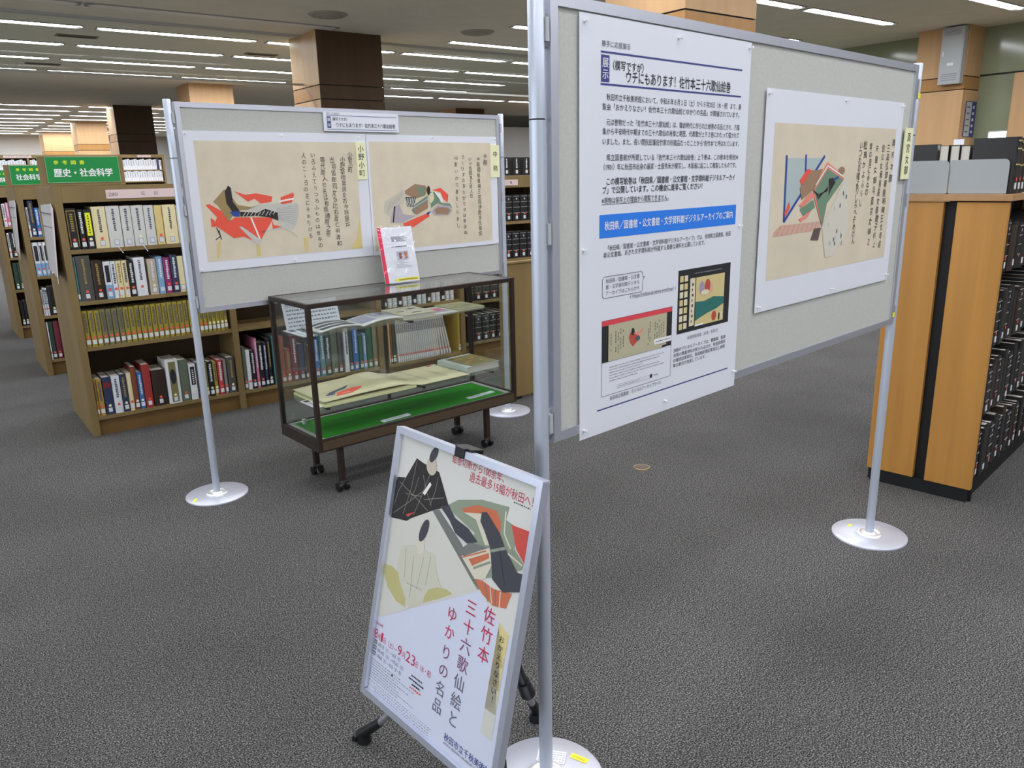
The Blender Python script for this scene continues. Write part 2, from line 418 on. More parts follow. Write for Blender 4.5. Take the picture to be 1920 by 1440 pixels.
# ------------------------------------------------------------------ display panels on poles
POLE_H, DISC_R = 1.8325, 0.1455
def panel(label, a, ang, L, ground, felt_label):
    t = thing('display_board', label, 'display board', (a[0], a[1], 0), ang)
    e, z0, z1, fw = .0255, .898, 1.823, .022
    fr = MB()
    y0, y1 = -.015, .015
    def mitre(pts): fr.prism(pts, 0, y1-y0, ALU, Matrix(((1, 0, 0, 0), (0, 0, -1, y1), (0, 1, 0, 0), (0, 0, 0, 1))))
    A, B, C_, D = (e, z0), (L-e, z0), (L-e, z1), (e, z1)
    a2, b2, c2, d2 = (e+fw, z0+fw), (L-e-fw, z0+fw), (L-e-fw, z1-fw), (e+fw, z1-fw)
    for q in ([A, B, b2, a2], [B, C_, c2, b2], [C_, D, d2, c2], [D, A, a2, d2]): mitre(q)
    fr.build('frame', t, bevel=.0012)
    MB().box(e+fw-.004, L-e-fw+.004, -.0095, .0095, z0+fw-.004, z1-fw+.004, FELT).build('felt_board', t)
    for k, u in enumerate((0, L)):
        p = MB()
        p.lathe([(.0165, .012), (.0165, 1.586)], STEEL, 24); p.lathe([(.0162, 1.586), (.0162, 1.589)], BLACK, 24); p.lathe([(.0165, 1.589), (.0165, POLE_H-.004), (.014, POLE_H)], STEEL, 24)
        po = p.build('pole', t, (u, 0, 0))
        d = MB().lathe([(DISC_R, 0), (DISC_R, .006), (DISC_R-.002, .008), (.05, .0085)], DISC, 64)
        ground(k, d)
        do = d.build('base_disc', po)
        c = MB().lathe([(.052, .0085), (.05, .013), (.042, .016), (.036, .0155), (.032, .0125), (.026, .012), (.024, .016), (.0185, .019)], mat('base_collar', (206, 206, 204), 0.25, 0.5, k=.65), 40)
        c.build('collar', do)
        s = 1 if k == 0 else -1
        for zz in (.945, 1.36, 1.755):
            br = MB(); xa, xb = sorted((s*.012, s*(e+.002)))
            br.box(xa, xb, -.006, .006, zz-.03, zz+.03, GREYM)
            xa, xb = sorted((s*.010, s*.020)); br.box(xa, xb, -.0175, -.006, zz-.022, zz+.022, GREYM)
            br.build('bracket', po)
    return t
P1, ANG1, L1 = (.9593, 3.734), math.radians(5.271), 1.921
P4, ANG2, L2 = (1.0365, 1.2866), math.radians(6.329), 1.925
def ground_none(k, d):
    if k == 0: d.box(-.02, .02, -.007, .007, 0, .0004, YEL, Matrix.Translation((-.115, -.015, .0085)) @ Matrix.Rotation(.9, 4, 'Z'))
def ground_near(k, d):
    if k == 1:
        d.box(-.012, .012, -.006, .006, 0, .0004, YEL, Matrix.Translation((.02, .09, .0085)))
        return
    M = Matrix.Translation((.06, .036, .0086)) @ Matrix.Rotation(-.98, 4, 'Z')
    g = mat('plate_grey', (164, 164, 168), .5); gl = mat('plate_light', (204, 204, 208), .5)
    d.box(-.042, .036, -.024, .024, 0, .0005, g, M); d.box(-.0405, .0345, -.0225, .0225, .0002, .0008, gl, M)
    r = random.Random(3)
    for i in range(5):
        for j in range(9): d.box(-.036+j*.0078, -.036+j*.0078+r.uniform(.003, .007), -.018+i*.008, -.0155+i*.008, .0005, .001, g, M)
    M = Matrix.Translation((.105, -.018, .0086)) @ Matrix.Rotation(-1.3, 4, 'Z')
    d.box(-.024, .024, -.009, .009, 0, .0005, YEL, M)
    for j in range(6): d.box(-.016+j*.0055, -.0125+j*.0055, -.003, .003, .0005, .001, mat('yellow_mark', (190, 178, 50), .6), M)
pan_l = panel('grey felt display board on poles behind the glass case', P1, ANG1, L1, ground_none, '')
pan_r = panel('large felt display board on poles at right, closest to the camera, with the text poster', P4, ANG2, L2, ground_near, '')
mb = MB()
for u, z in ((L2-.004, 1.722), (L2-.028, .934)): mb.box(u-.012, u+.012, -.0172, -.0166, z-.009, z+.009, YEL)
mb.build('yellow_sticker', pan_r)

def on_panel(which, u, z, off=0.0):
    a, ang = (P1, ANG1) if which == 1 else (P4, ANG2)
    d = Vector((math.cos(ang), math.sin(ang), 0)); n = Vector((math.sin(ang), -math.cos(ang), 0))
    return Vector((a[0], a[1], z)) + d*u + n*off, ang
def hang(sheet, name, which, off, label, cat, group=None):
    loc, ang = on_panel(which, sheet.u0, sheet.v0, off)
    o = sheet.build(name, loc=loc, rotz=ang)
    return tag(o, label, cat, group)
_pin = None
def pin(which, u, z, off, label):
    global _pin
    if _pin is None:
        mb = MB(); M = Matrix.Rotation(math.pi/2, 4, 'X')
        mb.lathe([(.0035, 0), (.0035, .0012), (.002, .003), (.002, .007), (.0038, .009), (.0038, .0105), (.003, .0112)], PIN, 14, M=M)
        o = mb.build('push_pin'); _pin = o
    else:
        o = _pin.copy(); COL.objects.link(o)
    o.location, ang = on_panel(which, u, z, off); o.rotation_euler = (0, 0, ang)
    tag(o, label, 'push pin', 'clear push pins in the boards')

# the information poster
s = Sheet(.109, .88)
s.slab(.109, .774, .881, 1.797, .0006, PAPER)
s.text('勝手に応援展示', .179, .2745, 1.744, .0135, INKS)
s.rect(.176, .7335, 1.7255, 1.7295, NAVY); s.rect(.176, .7335, 1.6615, 1.6655, NAVY)
s.rect(.177, .2045, 1.668, 1.722, NAVY)
s.column('展示', .191, 1.718, 1.672, .0215, WHITEP, 2, bold=.015)
s.text('（模写ですが）', .2165, .322, 1.704, .021, INK, bold=.008)
s.text('ウチにもあります！佐竹本三十六歌仙絵巻', .2616, .6815, 1.683, .0285, INK, bold=.006)
T = .0152
for body, u0, u1, v, b in (
    ('秋田市立千秋美術館において、令和８年８月１日（土）から９月23日（水・祝）まで、展', .196, .7365, 1.6385, 0),
    ('覧会「おかえりなさい！佐竹本三十六歌仙絵とゆかりの名品」が開催されています。', .182, .7300, 1.6185, 0),
    ('元は巻物だった「佐竹本三十六歌仙絵」は、鎌倉時代に作られた絵巻の名品とされ、万葉', .196, .7340, 1.5875, 0),
    ('集から平安時代中期までの三十六歌仙の肖像と略歴、代表歌が上下２巻にわたって描かれて', .183, .7330, 1.568, 0),
    ('いました。また、長い間秋田藩佐竹家の所蔵品だったことから“佐竹本”と呼ばれています。', .183, .7345, 1.547, 0),
    ('県立図書館が所蔵している『佐竹本三十六歌仙絵巻』上下巻は、この原本を明治34', .197, .7335, 1.5135, 0),
    ('（1901）年に秋田市出身の画家・土屋秀禾が模写し、木版画に起こして複製したものです。', .188, .7270, 1.4935, 0),
    ('この模写絵巻は「秋田県／図書館・公文書館・文学資料館デジタルアーカイ', .198, .7225, 1.4625, .012),
    ('ブ」で公開しています。この機会に是非ご覧ください！', .184, .5715, 1.444, .012),
    ('※現物は保存上の理由から閲覧できません。', .182, .4300, 1.4215, 0)):
    s.text(body, u0, u1, v, T if not b else .0172, INK, bold=b)
s.rect(.182, .430, 1.4125, 1.4135, INK)
s.poly([(.1745, 1.3395), (.7365, 1.3395), (.7365, 1.391), (.1745, 1.391)], BLUE)
s.text('秋田県／図書館・公文書館・文学資料館デジタルアーカイブのご案内', .192, .7205, 1.366, .021, WHITEP, bold=.018)
s.text('「秋田県／図書館・公文書館・文学資料館デジタルアーカイブ」では、秋田県立図書館、秋田', .205, .7145, 1.3165, .0135, INK)
s.text('県公文書館、あきた文学資料館が所蔵する貴重な資料を公開しています。', .189, .594, 1.3015, .0135, INK)
bub = [(.192, 1.2035), (.329, 1.2035), (.335, 1.209), (.335, 1.232), (.3415, 1.239), (.335, 1.2385), (.335, 1.247), (.329, 1.2525), (.192, 1.2525), (.186, 1.247), (.186, 1.209)]
s.line(bub+bub[:1], .0012, INKS)
for body, u1, v in (('秋田県／図書館・公文書', .322, 1.2425), ('館・文学資料館デジタル', .322, 1.2285), ('アーカイブはこちらから', .322, 1.2145)):
    s.text(body, .198, u1, v, .0112, INKS)
s.text('( https://adeac.jp/akita-pref/top/ )', .2877, .470, 1.198, .0105, INKS); s.rect(.297, .460, 1.1915, 1.1921, INKS)
# screen picture right
G1 = mat('picture_gold', (196, 180, 128), .6); G2 = mat('picture_teal', (46, 104, 98), .6); G3 = mat('picture_cream', (206, 196, 166), .6)
G4 = mat('picture_red', (176, 74, 60), .6); G5 = mat('picture_dark', (40, 40, 42), .5); G6 = mat('picture_skin', (204, 160, 130), .6)
s.rect(.4815, .7235, 1.0745, 1.2385, G5)
for i in range(7):
    for j in range(2): s.rect(.489+j*.0195, .504+j*.0195, 1.085+i*.0205, 1.1005+i*.0205, G3 if (i+j) % 3 else G1, 2)
s.rect(.534, .557, 1.0885, 1.2135, G3, 2)
for i in range(8): s.rect(.542, .546+.004*(i % 2), 1.097+i*.0138, 1.104+i*.0138, INKS, 3)
s.rect(.5605, .696, 1.0845, 1.2135, G1, 2)
s.poly([(.5605, 1.150), (.6, 1.1475), (.645, 1.155), (.696, 1.149), (.696, 1.131), (.66, 1.120), (.62, 1.114), (.585, 1.106), (.5605, 1.099)], G2, 3)
s.ell(.588, 1.184, .012, .017, mat('picture_lilac', (150, 140, 160), .6), 3); s.ell(.614, 1.186, .013, .019, G4, 3); s.ell(.632, 1.179, .009, .015, G6, 3); s.ell(.603, 1.171, .02, .007, G3, 4)
s.ell(.650, 1.102, .011, .0135, G4, 3); s.rect(.672, .677, 1.088, 1.106, G5, 4); s.rect(.679, .69, 1.091, 1.108, G3, 4); s.rect(.5605, .60, 1.0845, 1.089, WHITEP, 3)
s.dashes(.552, .68, 1.225, .003, INKL, 3, seed=1)
s.text('画像閲覧画面（目盛・色票付）', .5292, .6755, 1.059, .0105, INKL)
for i, body in enumerate(('当館のデジタルアーカイブは、書籍類、和装', '本等の貴重資料が見られるほか、秋田県関係', 'の雑誌記事索引、秋田魁新報記事見出し検索', '等の索引が充実しています。')):
    s.text(body, .4695, (.7145, .7145, .7135, .62)[i], 1.0345-.0135*i, .0112, INK)
# screen picture left
s.line([(.1858, .9705), (.4583, .9705), (.4583, 1.151), (.1858, 1.151), (.1858, .9705)], .001, INKS)
s.rect(.186, .458, 1.139, 1.151, mat('page_red', (206, 66, 76), .6), 2); s.rect(.186, .458, 1.052, 1.139, G5, 2)
s.rect(.2085, .436, 1.0525, 1.139, mat('page_olive', (172, 166, 138), .7), 3)
for i, u in enumerate((.2165, .234, .243, .252, .262, .359, .366, .386, .395, .404, .413, .422)):
    for q in range(7):
        if (q+i) % 5: s.rect(u, u+.0022, 1.120-q*.0075-(i % 3)*.004, 1.1255-q*.0075-(i % 3)*.004, INKS, 4)
s.poly([(.284, 1.0975), (.289, 1.11), (.300, 1.112), (.321, 1.1), (.328, 1.088), (.315, 1.083), (.3, 1.074), (.29, 1.084)], G4, 4)
s.poly([(.299, 1.107), (.325, 1.107), (.339, 1.116), (.337, 1.108), (.319, 1.098)], mat('picture_coral', (222, 130, 120), .6), 5); s.ell(.299, 1.111, .006, .009, G5, 5); s.ell(.318, 1.092, .009, .0065, INKS, 5)
s.rect(.384, .456, 1.064, 1.078, WHITEP, 5); s.dashes(.39, .45, 1.071, .0025, INKS, 6, seed=5); s.rect(.418, .436, 1.0525, 1.058, G5, 5)
for i in range(6): s.dashes(.214, .43-.09*(i in (2, 5))-.02*(i % 2), 1.0375-i*.0067, .0022, INKL, 2, .004, seed=i)
s.line([(.243, .981), (.372, .981), (.372, .989), (.243, .989), (.243, .981)], .0006, INKL); s.rect(.372, .381, .981, .990, G5, 2); s.dashes(.388, .404, .9855, .003, INKS, 2, seed=9); s.dashes(.248, .33, .985, .0018, INKL, 2, seed=10)
s.text('秋田県立図書館　デジタルアーカイブサイト', .2163, .4195, .961, .0112, INKS)
s.rect(.170, .7345, .938, .9412, NAVY)
hang(s, 'information_poster', 2, .0158, 'tall white text poster with a blue band, pinned on the right display board', 'poster')
for u, z, w_ in ((.124, 1.781, 'upper left corner'), (.452, 1.779, 'upper edge middle'), (.764, 1.783, 'upper right corner'), (.121, 1.318, 'left edge middle'),
               (.757, 1.334, 'right edge middle'), (.123, .903, 'lower left corner'), (.437, .908, 'lower edge middle'), (.763, .926, 'lower right corner')):
    pin(2, u, z, .0164, 'clear push pin at the %s of the white text poster' % w_)

# soft brush-written and painted prints (plain generic robed shapes)
RED = mat('paint_vermilion', (228, 84, 66), .7); OLV = mat('paint_olive', (146, 126, 84), .7); GRY = mat('paint_grey', (184, 182, 174), .7)
PBL = mat('paint_blue', (42, 70, 142), .7); PBK = mat('paint_black', (44, 40, 40), .7); PGN = mat('paint_green', (106, 132, 110), .7)
PBR = mat('paint_brown', (146, 118, 94), .7); LAV = mat('paint_lavender', (164, 156, 164), .7); PWH = mat('paint_white', (222, 220, 212), .7)
STN = mat('paper_stain', (198, 180, 122), .8); PNK = mat('paint_salmon', (214, 128, 112), .7)
def pts(t): return [tuple(float(q) for q in p.split(',')) for p in t.split()]
def scroll(u0, u1, v0, v1, i0, i1, j0, j1):
    s = Sheet(u0, v0); s.slab(u0, u1, v0, v1, .0006, PAPER); s.rect(i0, i1, j0, j1, TAN, 1); return s
# left print
s = scroll(.044, .975, 1.085, 1.704, .088, .912, 1.127, 1.662)
for q in ('.139,1.208 .160,1.227 .146,1.143 .131,1.137', '.330,1.19 .345,1.2 .345,1.135 .325,1.135', '.575,1.2 .60,1.21 .60,1.135 .58,1.135', '.88,1.18 .905,1.30 .908,1.13 .84,1.13'): s.poly(pts(q), STN, 2)
s.poly(pts('.378,1.373 .457,1.377 .563,1.373 .566,1.320 .525,1.247 .468,1.258 .448,1.296 .413,1.342 .290,1.348 .285,1.366'), GRY, 2)
for i in range(9): s.line([(.45, 1.352-.006*i), (.562-.002*i, 1.362-.0115*i)], .0012, INKL, 3)
s.poly(pts('.107,1.384 .126,1.386 .179,1.353 .215,1.309 .241,1.322 .426,1.312 .420,1.298 .343,1.196 .269,1.231 .223,1.227 .169,1.269 .135,1.292 .154,1.326'), RED, 3)
s.poly(pts('.248,1.440 .299,1.422 .353,1.427 .433,1.410 .426,1.385 .371,1.380 .342,1.403 .310,1.390'), RED, 3)
s.poly(pts('.472,1.377 .476,1.405 .544,1.425 .546,1.410 .531,1.378 .480,1.372'), RED, 3); s.line([(.465, 1.385), (.545, 1.396)], .008, PWH, 4)
s.poly(pts('.417,1.305 .426,1.276 .469,1.266 .420,1.257'), RED, 3); s.poly(pts('.124,1.325 .141,1.313 .142,1.285 .123,1.283'), RED, 3)
s.poly(pts('.201,1.449 .222,1.430 .230,1.379 .245,1.350 .206,1.302 .179,1.353 .161,1.382 .144,1.396'), OLV, 4)
s.poly(pts('.232,1.452 .234,1.415 .256,1.378 .323,1.364 .371,1.376 .307,1.355 .250,1.352 .222,1.39'), OLV, 4)
s.poly(pts('.222,1.466 .234,1.455 .236,1.393 .264,1.349 .261,1.325 .229,1.346 .205,1.387 .203,1.440'), PBK, 5)
s.poly(pts('.215,1.348 .260,1.349 .261,1.324 .234,1.326'), PBL, 6)
s.poly(pts('.252,1.278 .267,1.278 .359,1.206 .337,1.186 .323,1.198'), GRY, 4); s.line([(.315, 1.318), (.35, 1.21)], .008, PWH, 4)
s.poly(pts('.264,1.346 .350,1.338 .391,1.354 .452,1.333 .452,1.296 .410,1.313 .349,1.323 .265,1.324'), PBK, 5)
for i in range(9): s.line([(.275+.019*i, 1.322+.002*(i % 3)), (.292+.019*i, 1.343+.003*(i % 2))], .0035, GRY, 6)
s.line([(.145, 1.28), (.16, 1.24), (.135, 1.225)], .004, PBK, 4); s.line([(.155, 1.27), (.162, 1.225)], .004, PBK, 4)
s.line([(.36, 1.245), (.47, 1.262), (.52, 1.235), (.545, 1.21)], .006, GRY, 3)
for body, u, a, b in (('小野小町', .873, 1.615, 1.515), ('小野宰相常詞女古今目録云', .828, 1.592, 1.245), ('出羽国郡司女当比右哉仁明清和', .772, 1.592, 1.147), ('等代間人於名は有照通照之帝', .717, 1.592, 1.2),
                      ('いろみえてうつろふものは世中の', .664, 1.615, 1.145), ('人のこゝろの花にそありける', .615, 1.615, 1.195)):
    s.column(body, u, a, b, .03 if ord(body[0]) > 0x4e00 and body[0] != '人' else .026, PBK, 3, jitter=.6)
hang(s, 'scroll_print', 1, .0158, 'scroll print with red robe shapes and brush writing, left half of the left board', 'print')
# right print of the left board
s = scroll(.977, 1.868, 1.083, 1.702, .991, 1.818, 1.107, 1.667)
s.poly(pts('1.065,1.361 1.190,1.422 1.207,1.380 1.183,1.340 1.123,1.342 1.098,1.278 1.056,1.304'), mat('paint_mist', (186, 180, 164), .7), 2)
for i in range(8): s.line([(1.075+.012*i, 1.30+.009*i), (1.10+.012*i, 1.36+.007*i)], .001, INKL, 3)
s.poly(pts('1.382,1.412 1.442,1.423 1.496,1.383 1.488,1.340 1.456,1.363 1.440,1.398'), RED, 2)
s.poly(pts('1.176,1.241 1.337,1.287 1.362,1.273 1.216,1.205 1.184,1.211'), RED, 2)
s.poly(pts('1.122,1.334 1.158,1.345 1.180,1.290 1.262,1.278 1.176,1.245 1.091,1.250'), LAV, 3); s.line(pts('1.128,1.334 1.112,1.25'), .008, PBK, 4)
s.poly(pts('1.198,1.413 1.268,1.448 1.336,1.438 1.355,1.417 1.332,1.384 1.268,1.370 1.202,1.397'), PBR, 3)
s.poly(pts('1.256,1.337 1.348,1.384 1.349,1.316 1.258,1.287 1.238,1.308'), PGN, 4); s.poly(pts('1.27,1.43 1.3,1.4 1.27,1.385 1.33,1.39 1.33,1.43'), PGN, 4)
s.poly(pts('1.365,1.400 1.397,1.403 1.449,1.338 1.504,1.335 1.519,1.309 1.415,1.339 1.370,1.315'), PGN, 4); s.poly(pts('1.395,1.405 1.44,1.39 1.46,1.345 1.43,1.34'), PWH, 4)
s.poly(pts('1.381,1.306 1.415,1.330 1.503,1.322 1.519,1.296 1.489,1.271 1.400,1.275 1.374,1.289'), LAV, 5); s.poly(pts('1.39,1.303 1.42,1.318 1.49,1.312 1.505,1.296 1.485,1.276 1.405,1.28'), PBR, 6)
s.poly(pts('1.25,1.31 1.345,1.355 1.349,1.316 1.27,1.283'), PBR, 5); s.line(pts('1.245,1.32 1.347,1.365'), .007, LAV, 6)
s.poly(pts('1.202,1.380 1.269,1.378 1.255,1.329 1.209,1.330'), PBK, 5)
for i in range(5): s.line([(1.212+.012*i, 1.376), (1.208+.011*i, 1.352), (1.216+.01*i, 1.332)], .004, PWH, 6)
s.ell(1.358, 1.41, .011, .026, PBK, 6); s.poly(pts('1.359,1.392 1.387,1.403 1.395,1.365 1.372,1.341 1.357,1.350'), G3, 6); s.poly(pts('1.335,1.29 1.37,1.30 1.345,1.275'), PBL, 5)
for body, u, a, b, z in (('中務', 1.781, 1.61, 1.54, .032), ('中務卿敦慶親王女母伊勢源氏御宮', 1.724, 1.592, 1.138, .028), ('いせ信国敦之間人也', 1.665, 1.59, 1.36, .024), ('うくひすの声なかりせは雪消ぬ', 1.609, 1.605, 1.15, .025), ('山里いかて春をしらまし', 1.559, 1.605, 1.19, .026)):
    s.column(body, u, a, b, z, PBK, 3, jitter=.6)
hang(s, 'scroll_print', 1, .0163, 'scroll print with green and brown robe shapes, right half of the left board', 'print')
# print on the right board
s = scroll(.864, 1.80, 1.078, 1.693, .917, 1.752, 1.165, 1.605)
WSH = mat('paint_wash', (164, 176, 176), .7); MAT_ = mat('paint_mat', (190, 158, 140), .7)
s.poly(pts('.994,1.510 1.226,1.510 1.003,1.335'), WSH, 2)
s.line(pts('.993,1.518 1.0,1.330'), .010, PBL, 3); s.line(pts('1.228,1.516 1.0,1.331'), .010, PBL, 3); s.line(pts('1.108,1.52 1.112,1.468'), .010, PBL, 3)
s.poly(pts('.999,1.356 1.023,1.388 1.031,1.371 1.006,1.344'), RED, 4); s.poly(pts('1.06,1.40 1.075,1.43 1.07,1.46 1.05,1.45'), WSH, 3)
s.poly(pts('.945,1.304 .981,1.321 1.240,1.320 1.232,1.294 .941,1.290'), MAT_, 2)
for i in range(9): s.line([(.96+.03*i, 1.292), (.985+.028*i, 1.319)], .003, PNK, 3)
s.poly(pts('1.079,1.447 1.121,1.479 1.171,1.473 1.141,1.428 1.108,1.412'), RED, 4); s.poly(pts('1.082,1.424 1.146,1.473 1.220,1.478 1.179,1.422 1.099,1.390'), PBR, 5)
s.poly(pts('1.091,1.363 1.172,1.388 1.188,1.364 1.118,1.341'), PGN, 4); s.poly(pts('1.083,1.374 1.156,1.411 1.183,1.399 1.103,1.368'), PNK, 5); s.poly(pts('1.090,1.334 1.165,1.356 1.143,1.337 1.103,1.325'), PNK, 5)
s.poly(pts('1.172,1.422 1.247,1.498 1.36,1.458 1.371,1.446 1.264,1.373 1.244,1.302 1.177,1.393'), PNK, 5); s.poly(pts('1.179,1.418 1.253,1.478 1.35,1.448 1.366,1.442 1.264,1.373 1.244,1.302 1.19,1.39'), PGN, 6)
s.line(pts('1.18,1.43 1.25,1.487 1.365,1.452'), .005, PWH, 7); s.ell(1.349, 1.471, .024, .012, PBR, 5); s.line(pts('1.30,1.445 1.33,1.452'), .008, PBL, 7)
s.poly(pts('1.262,1.447 1.290,1.451 1.312,1.436 1.283,1.413 1.27,1.396 1.268,1.42'), PBK, 7)
for i in range(4): s.line([(1.165+.012*i, 1.416-.006*i), (1.2, 1.402-.005*i), (1.262, 1.412+.004*i)], .003, PBK, 7)
s.poly(pts('1.372,1.440 1.403,1.464 1.433,1.279 1.334,1.205 1.281,1.203 1.244,1.302'), mat('paint_veil', (196, 192, 178), .7), 4)
r = random.Random(4)
for i in range(16): s.ell(r.uniform(1.28, 1.41), r.uniform(1.225, 1.43), .004, .008, INKS if i % 2 else WSH, 5, 8)
s.poly(pts('1.193,1.300 1.238,1.300 1.224,1.262 1.173,1.266'), mat('paint_box', (92, 76, 70), .6), 5)
for body, u, a, b in (('斎宮女御', 1.738, 1.58, 1.42), ('三品式部卿重明親王女母貞', 1.701, 1.556, 1.2), ('信公女承香殿女御徽子村上', 1.653, 1.556, 1.204), ('天皇女御号斎宮女御之', 1.606, 1.556, 1.214), ('琴の音にみねの', 1.556, 1.556, 1.386),
                      ('松風かよふらし', 1.513, 1.565, 1.35), ('いつれの緒よりしらへそめけん', 1.478, 1.56, 1.229)):
    s.column(body, u, a, b, .026, PBK, 3, jitter=.7)
hang(s, 'scroll_print', 2, .0158, 'scroll print with a green robe shape and veil, right half of the right board', 'print')
for which, u, z, w_ in ((1, .056, 1.692, 'upper left corner of the print with red robes'), (1, .51, 1.689, 'upper edge of the print with red robes'), (1, .935, 1.685, 'upper right corner of the print with red robes'),
                        (1, .056, 1.094, 'lower left corner of the print with red robes'), (1, .52, 1.10, 'lower edge of the print with red robes'),
                        (1, 1.40, 1.693, 'upper edge of the print with green robes'), (1, 1.855, 1.69, 'upper right corner of the print with green robes'), (1, 1.855, 1.094, 'lower right corner of the print with green robes'),
                        (2, .876, 1.679, 'upper left corner of the print on the right board'), (2, 1.345, 1.681, 'upper edge of the print on the right board'), (2, 1.785, 1.681, 'upper right corner of the print on the right board'),
                        (2, .88, 1.094, 'lower left corner of the print on the right board'), (2, 1.345, 1.095, 'lower edge of the print on the right board'), (2, 1.785, 1.098, 'lower right corner of the print on the right board')):
    pin(which, u, z, .0168, 'clear push pin at the %s' % w_)
# name strips
for which, body, u0, u1, v0, v1, z, lab in ((1, '小野小町', .911, .966, 1.478, 1.662, .036, 'cream name strip between the two prints on the left board'),
                                     (1, '中務', 1.82, 1.886, 1.472, 1.656, .036, 'cream name strip at the right end of the left board'),
                                     (2, '斎宮女御', 1.823, 1.893, 1.435, 1.611, .033, 'cream name strip at the right end of the right board')):
    s = Sheet(u0, v0); s.slab(u0, u1, v0, v1, .004, PALE)
    s.column(body, (u0+u1)/2, v1-.012, v0+.012, z, INK, 1, bold=.01)
    hang(s, 'name_strip', which, .0205, lab, 'label')
# title card
s = Sheet(.74, 1.714); s.slab(.74, 1.181, 1.714, 1.806, .005, PAPER)
s.text('勝手に応援展示', .756, .83, 1.797, .011, INKL); s.rect(.756, 1.168, 1.787, 1.7895, NAVY); s.rect(.756, 1.168, 1.7215, 1.724, NAVY); s.rect(.757, .779, 1.729, 1.783, NAVY)
s.column('展示', .768, 1.781, 1.731, .019, WHITEP, 2, bold=.015)
s.text('（模写ですが）', .786, .87, 1.772, .0175, INK, bold=.008); s.text('ウチにもあります！佐竹本三十六歌仙絵巻', .806, 1.158, 1.744, .024, INK, bold=.008)
hang(s, 'title_card', 1, .0205, 'white title card with navy lines at the top of the left board', 'sign')

# ------------------------------------------------------------------ poster stand with exhibition poster
EZ_O = Vector((.843, 1.582, .910)); EZ_YAW, EZ_TILT, EZ_W, EZ_H = -1.482, .236, .497, .6685
_d = Vector((math.cos(EZ_YAW), math.sin(EZ_YAW), 0)); _n = Vector((-math.sin(EZ_YAW), math.cos(EZ_YAW), 0))
_dn = Vector((0, 0, -1))*math.cos(EZ_TILT) - _n*math.sin(EZ_TILT)
_up = -_dn; _out = _d.cross(_up)              # towards the reader
EZ_M = Matrix(((_d.x, -_out.x, _up.x, EZ_O.x), (_d.y, -_out.y, _up.y, EZ_O.y), (_d.z, -_out.z, _up.z, EZ_O.z), (0, 0, 0, 1)))
hub = Vector((.955, 1.37, 0))
t = thing('poster_stand', 'tilted poster stand with silver frame on black tripod feet, in front of the right board', 'poster stand', (hub.x, hub.y, 0))
Mi = Matrix.Translation(-Vector((hub.x, hub.y, 0))) @ EZ_M
fr = MB(); fw = .0155
def bar(pts4):
    fr.prism(pts4, 0, .02, mat('stand_frame', (190, 194, 210), .3, .7, k=.68), Mi @ Matrix(((1, 0, 0, 0), (0, 0, -1, .010), (0, 1, 0, 0), (0, 0, 0, 1))))
A, B, C_, D = (0, -EZ_H), (EZ_W, -EZ_H), (EZ_W, 0), (0, 0)
a2, b2, c2, d2 = (fw, -EZ_H+fw), (EZ_W-fw, -EZ_H+fw), (EZ_W-fw, -fw), (fw, -fw)
for q in ([A, B, b2, a2], [B, C_, c2, b2], [C_, D, d2, c2], [D, A, a2, d2]): bar(q)
fr.build('frame', t, bevel=.003)
MB().box(.004, EZ_W-.004, .001, .009, -EZ_H+.004, -.004, BLACKP, Mi).build('backing_board', t)
cl = MB(); uc = .243
cl.box(uc-.028, uc+.028, -.004, .032, -.006, .006, BLACKP, Mi); cl.box(uc-.016, uc+.016, -.0135, -.004, -.017, .006, BLACKP, Mi); cl.box(uc-.05, uc+.05, .012, .03, -.03, -.003, BLACKP, Mi)
cl.build('clip', t, bevel=.002)
top = Mi @ Vector((uc, .03, -.02)); cen = Vector((0, 0, .45))
MB().tube(top, cen, .0125, .0125, mat('mast_silver', (170, 172, 176), .3, .8, k=.65), 20).build('mast', t)
h = MB(); h.tube(cen + Vector((0, 0, -.05)), cen + Vector((0, 0, .06)), .03, .028, BLACKP, 20); h.build('hub', t, bevel=.003)
for fx, fy in ((.730, 1.712), (1.166, 1.482), (.80, 1.16)):
    f = Vector((fx-hub.x, fy-hub.y, 0)); a = cen.copy(); k = a.lerp(f, .73)
    lg = MB(); lg.tube(a, k, .014, .014, BLACKP, 16); lg.tube(a.lerp(f, .60), k, .018, .021, BLACKP, 16)
    lo = lg.build('leg', t)
    MB().tube(k, a.lerp(f, .9), .0095, .0095, mat('leg_silver', (150, 152, 156), .35, .7, k=.65), 16).build('lower_tube', lo)
    ft = MB(); q0 = a.lerp(f, .84)
    ft.tube(q0, Vector((f.x, f.y, .016)), .0125, .016, BLACKP, 16); dirv = Vector((f.x, f.y, 0)).normalized()
    ft.tube(Vector((f.x, f.y, .0)) - dirv*.012, Vector((f.x, f.y, .022)) - dirv*.012, .02, .016, BLACKP, 16); ft.tube(Vector((f.x, f.y, 0)) + dirv*.014, Vector((f.x, f.y, .014)) + dirv*.012, .013, .010, BLACKP, 14)
    ft.build('foot', lo)
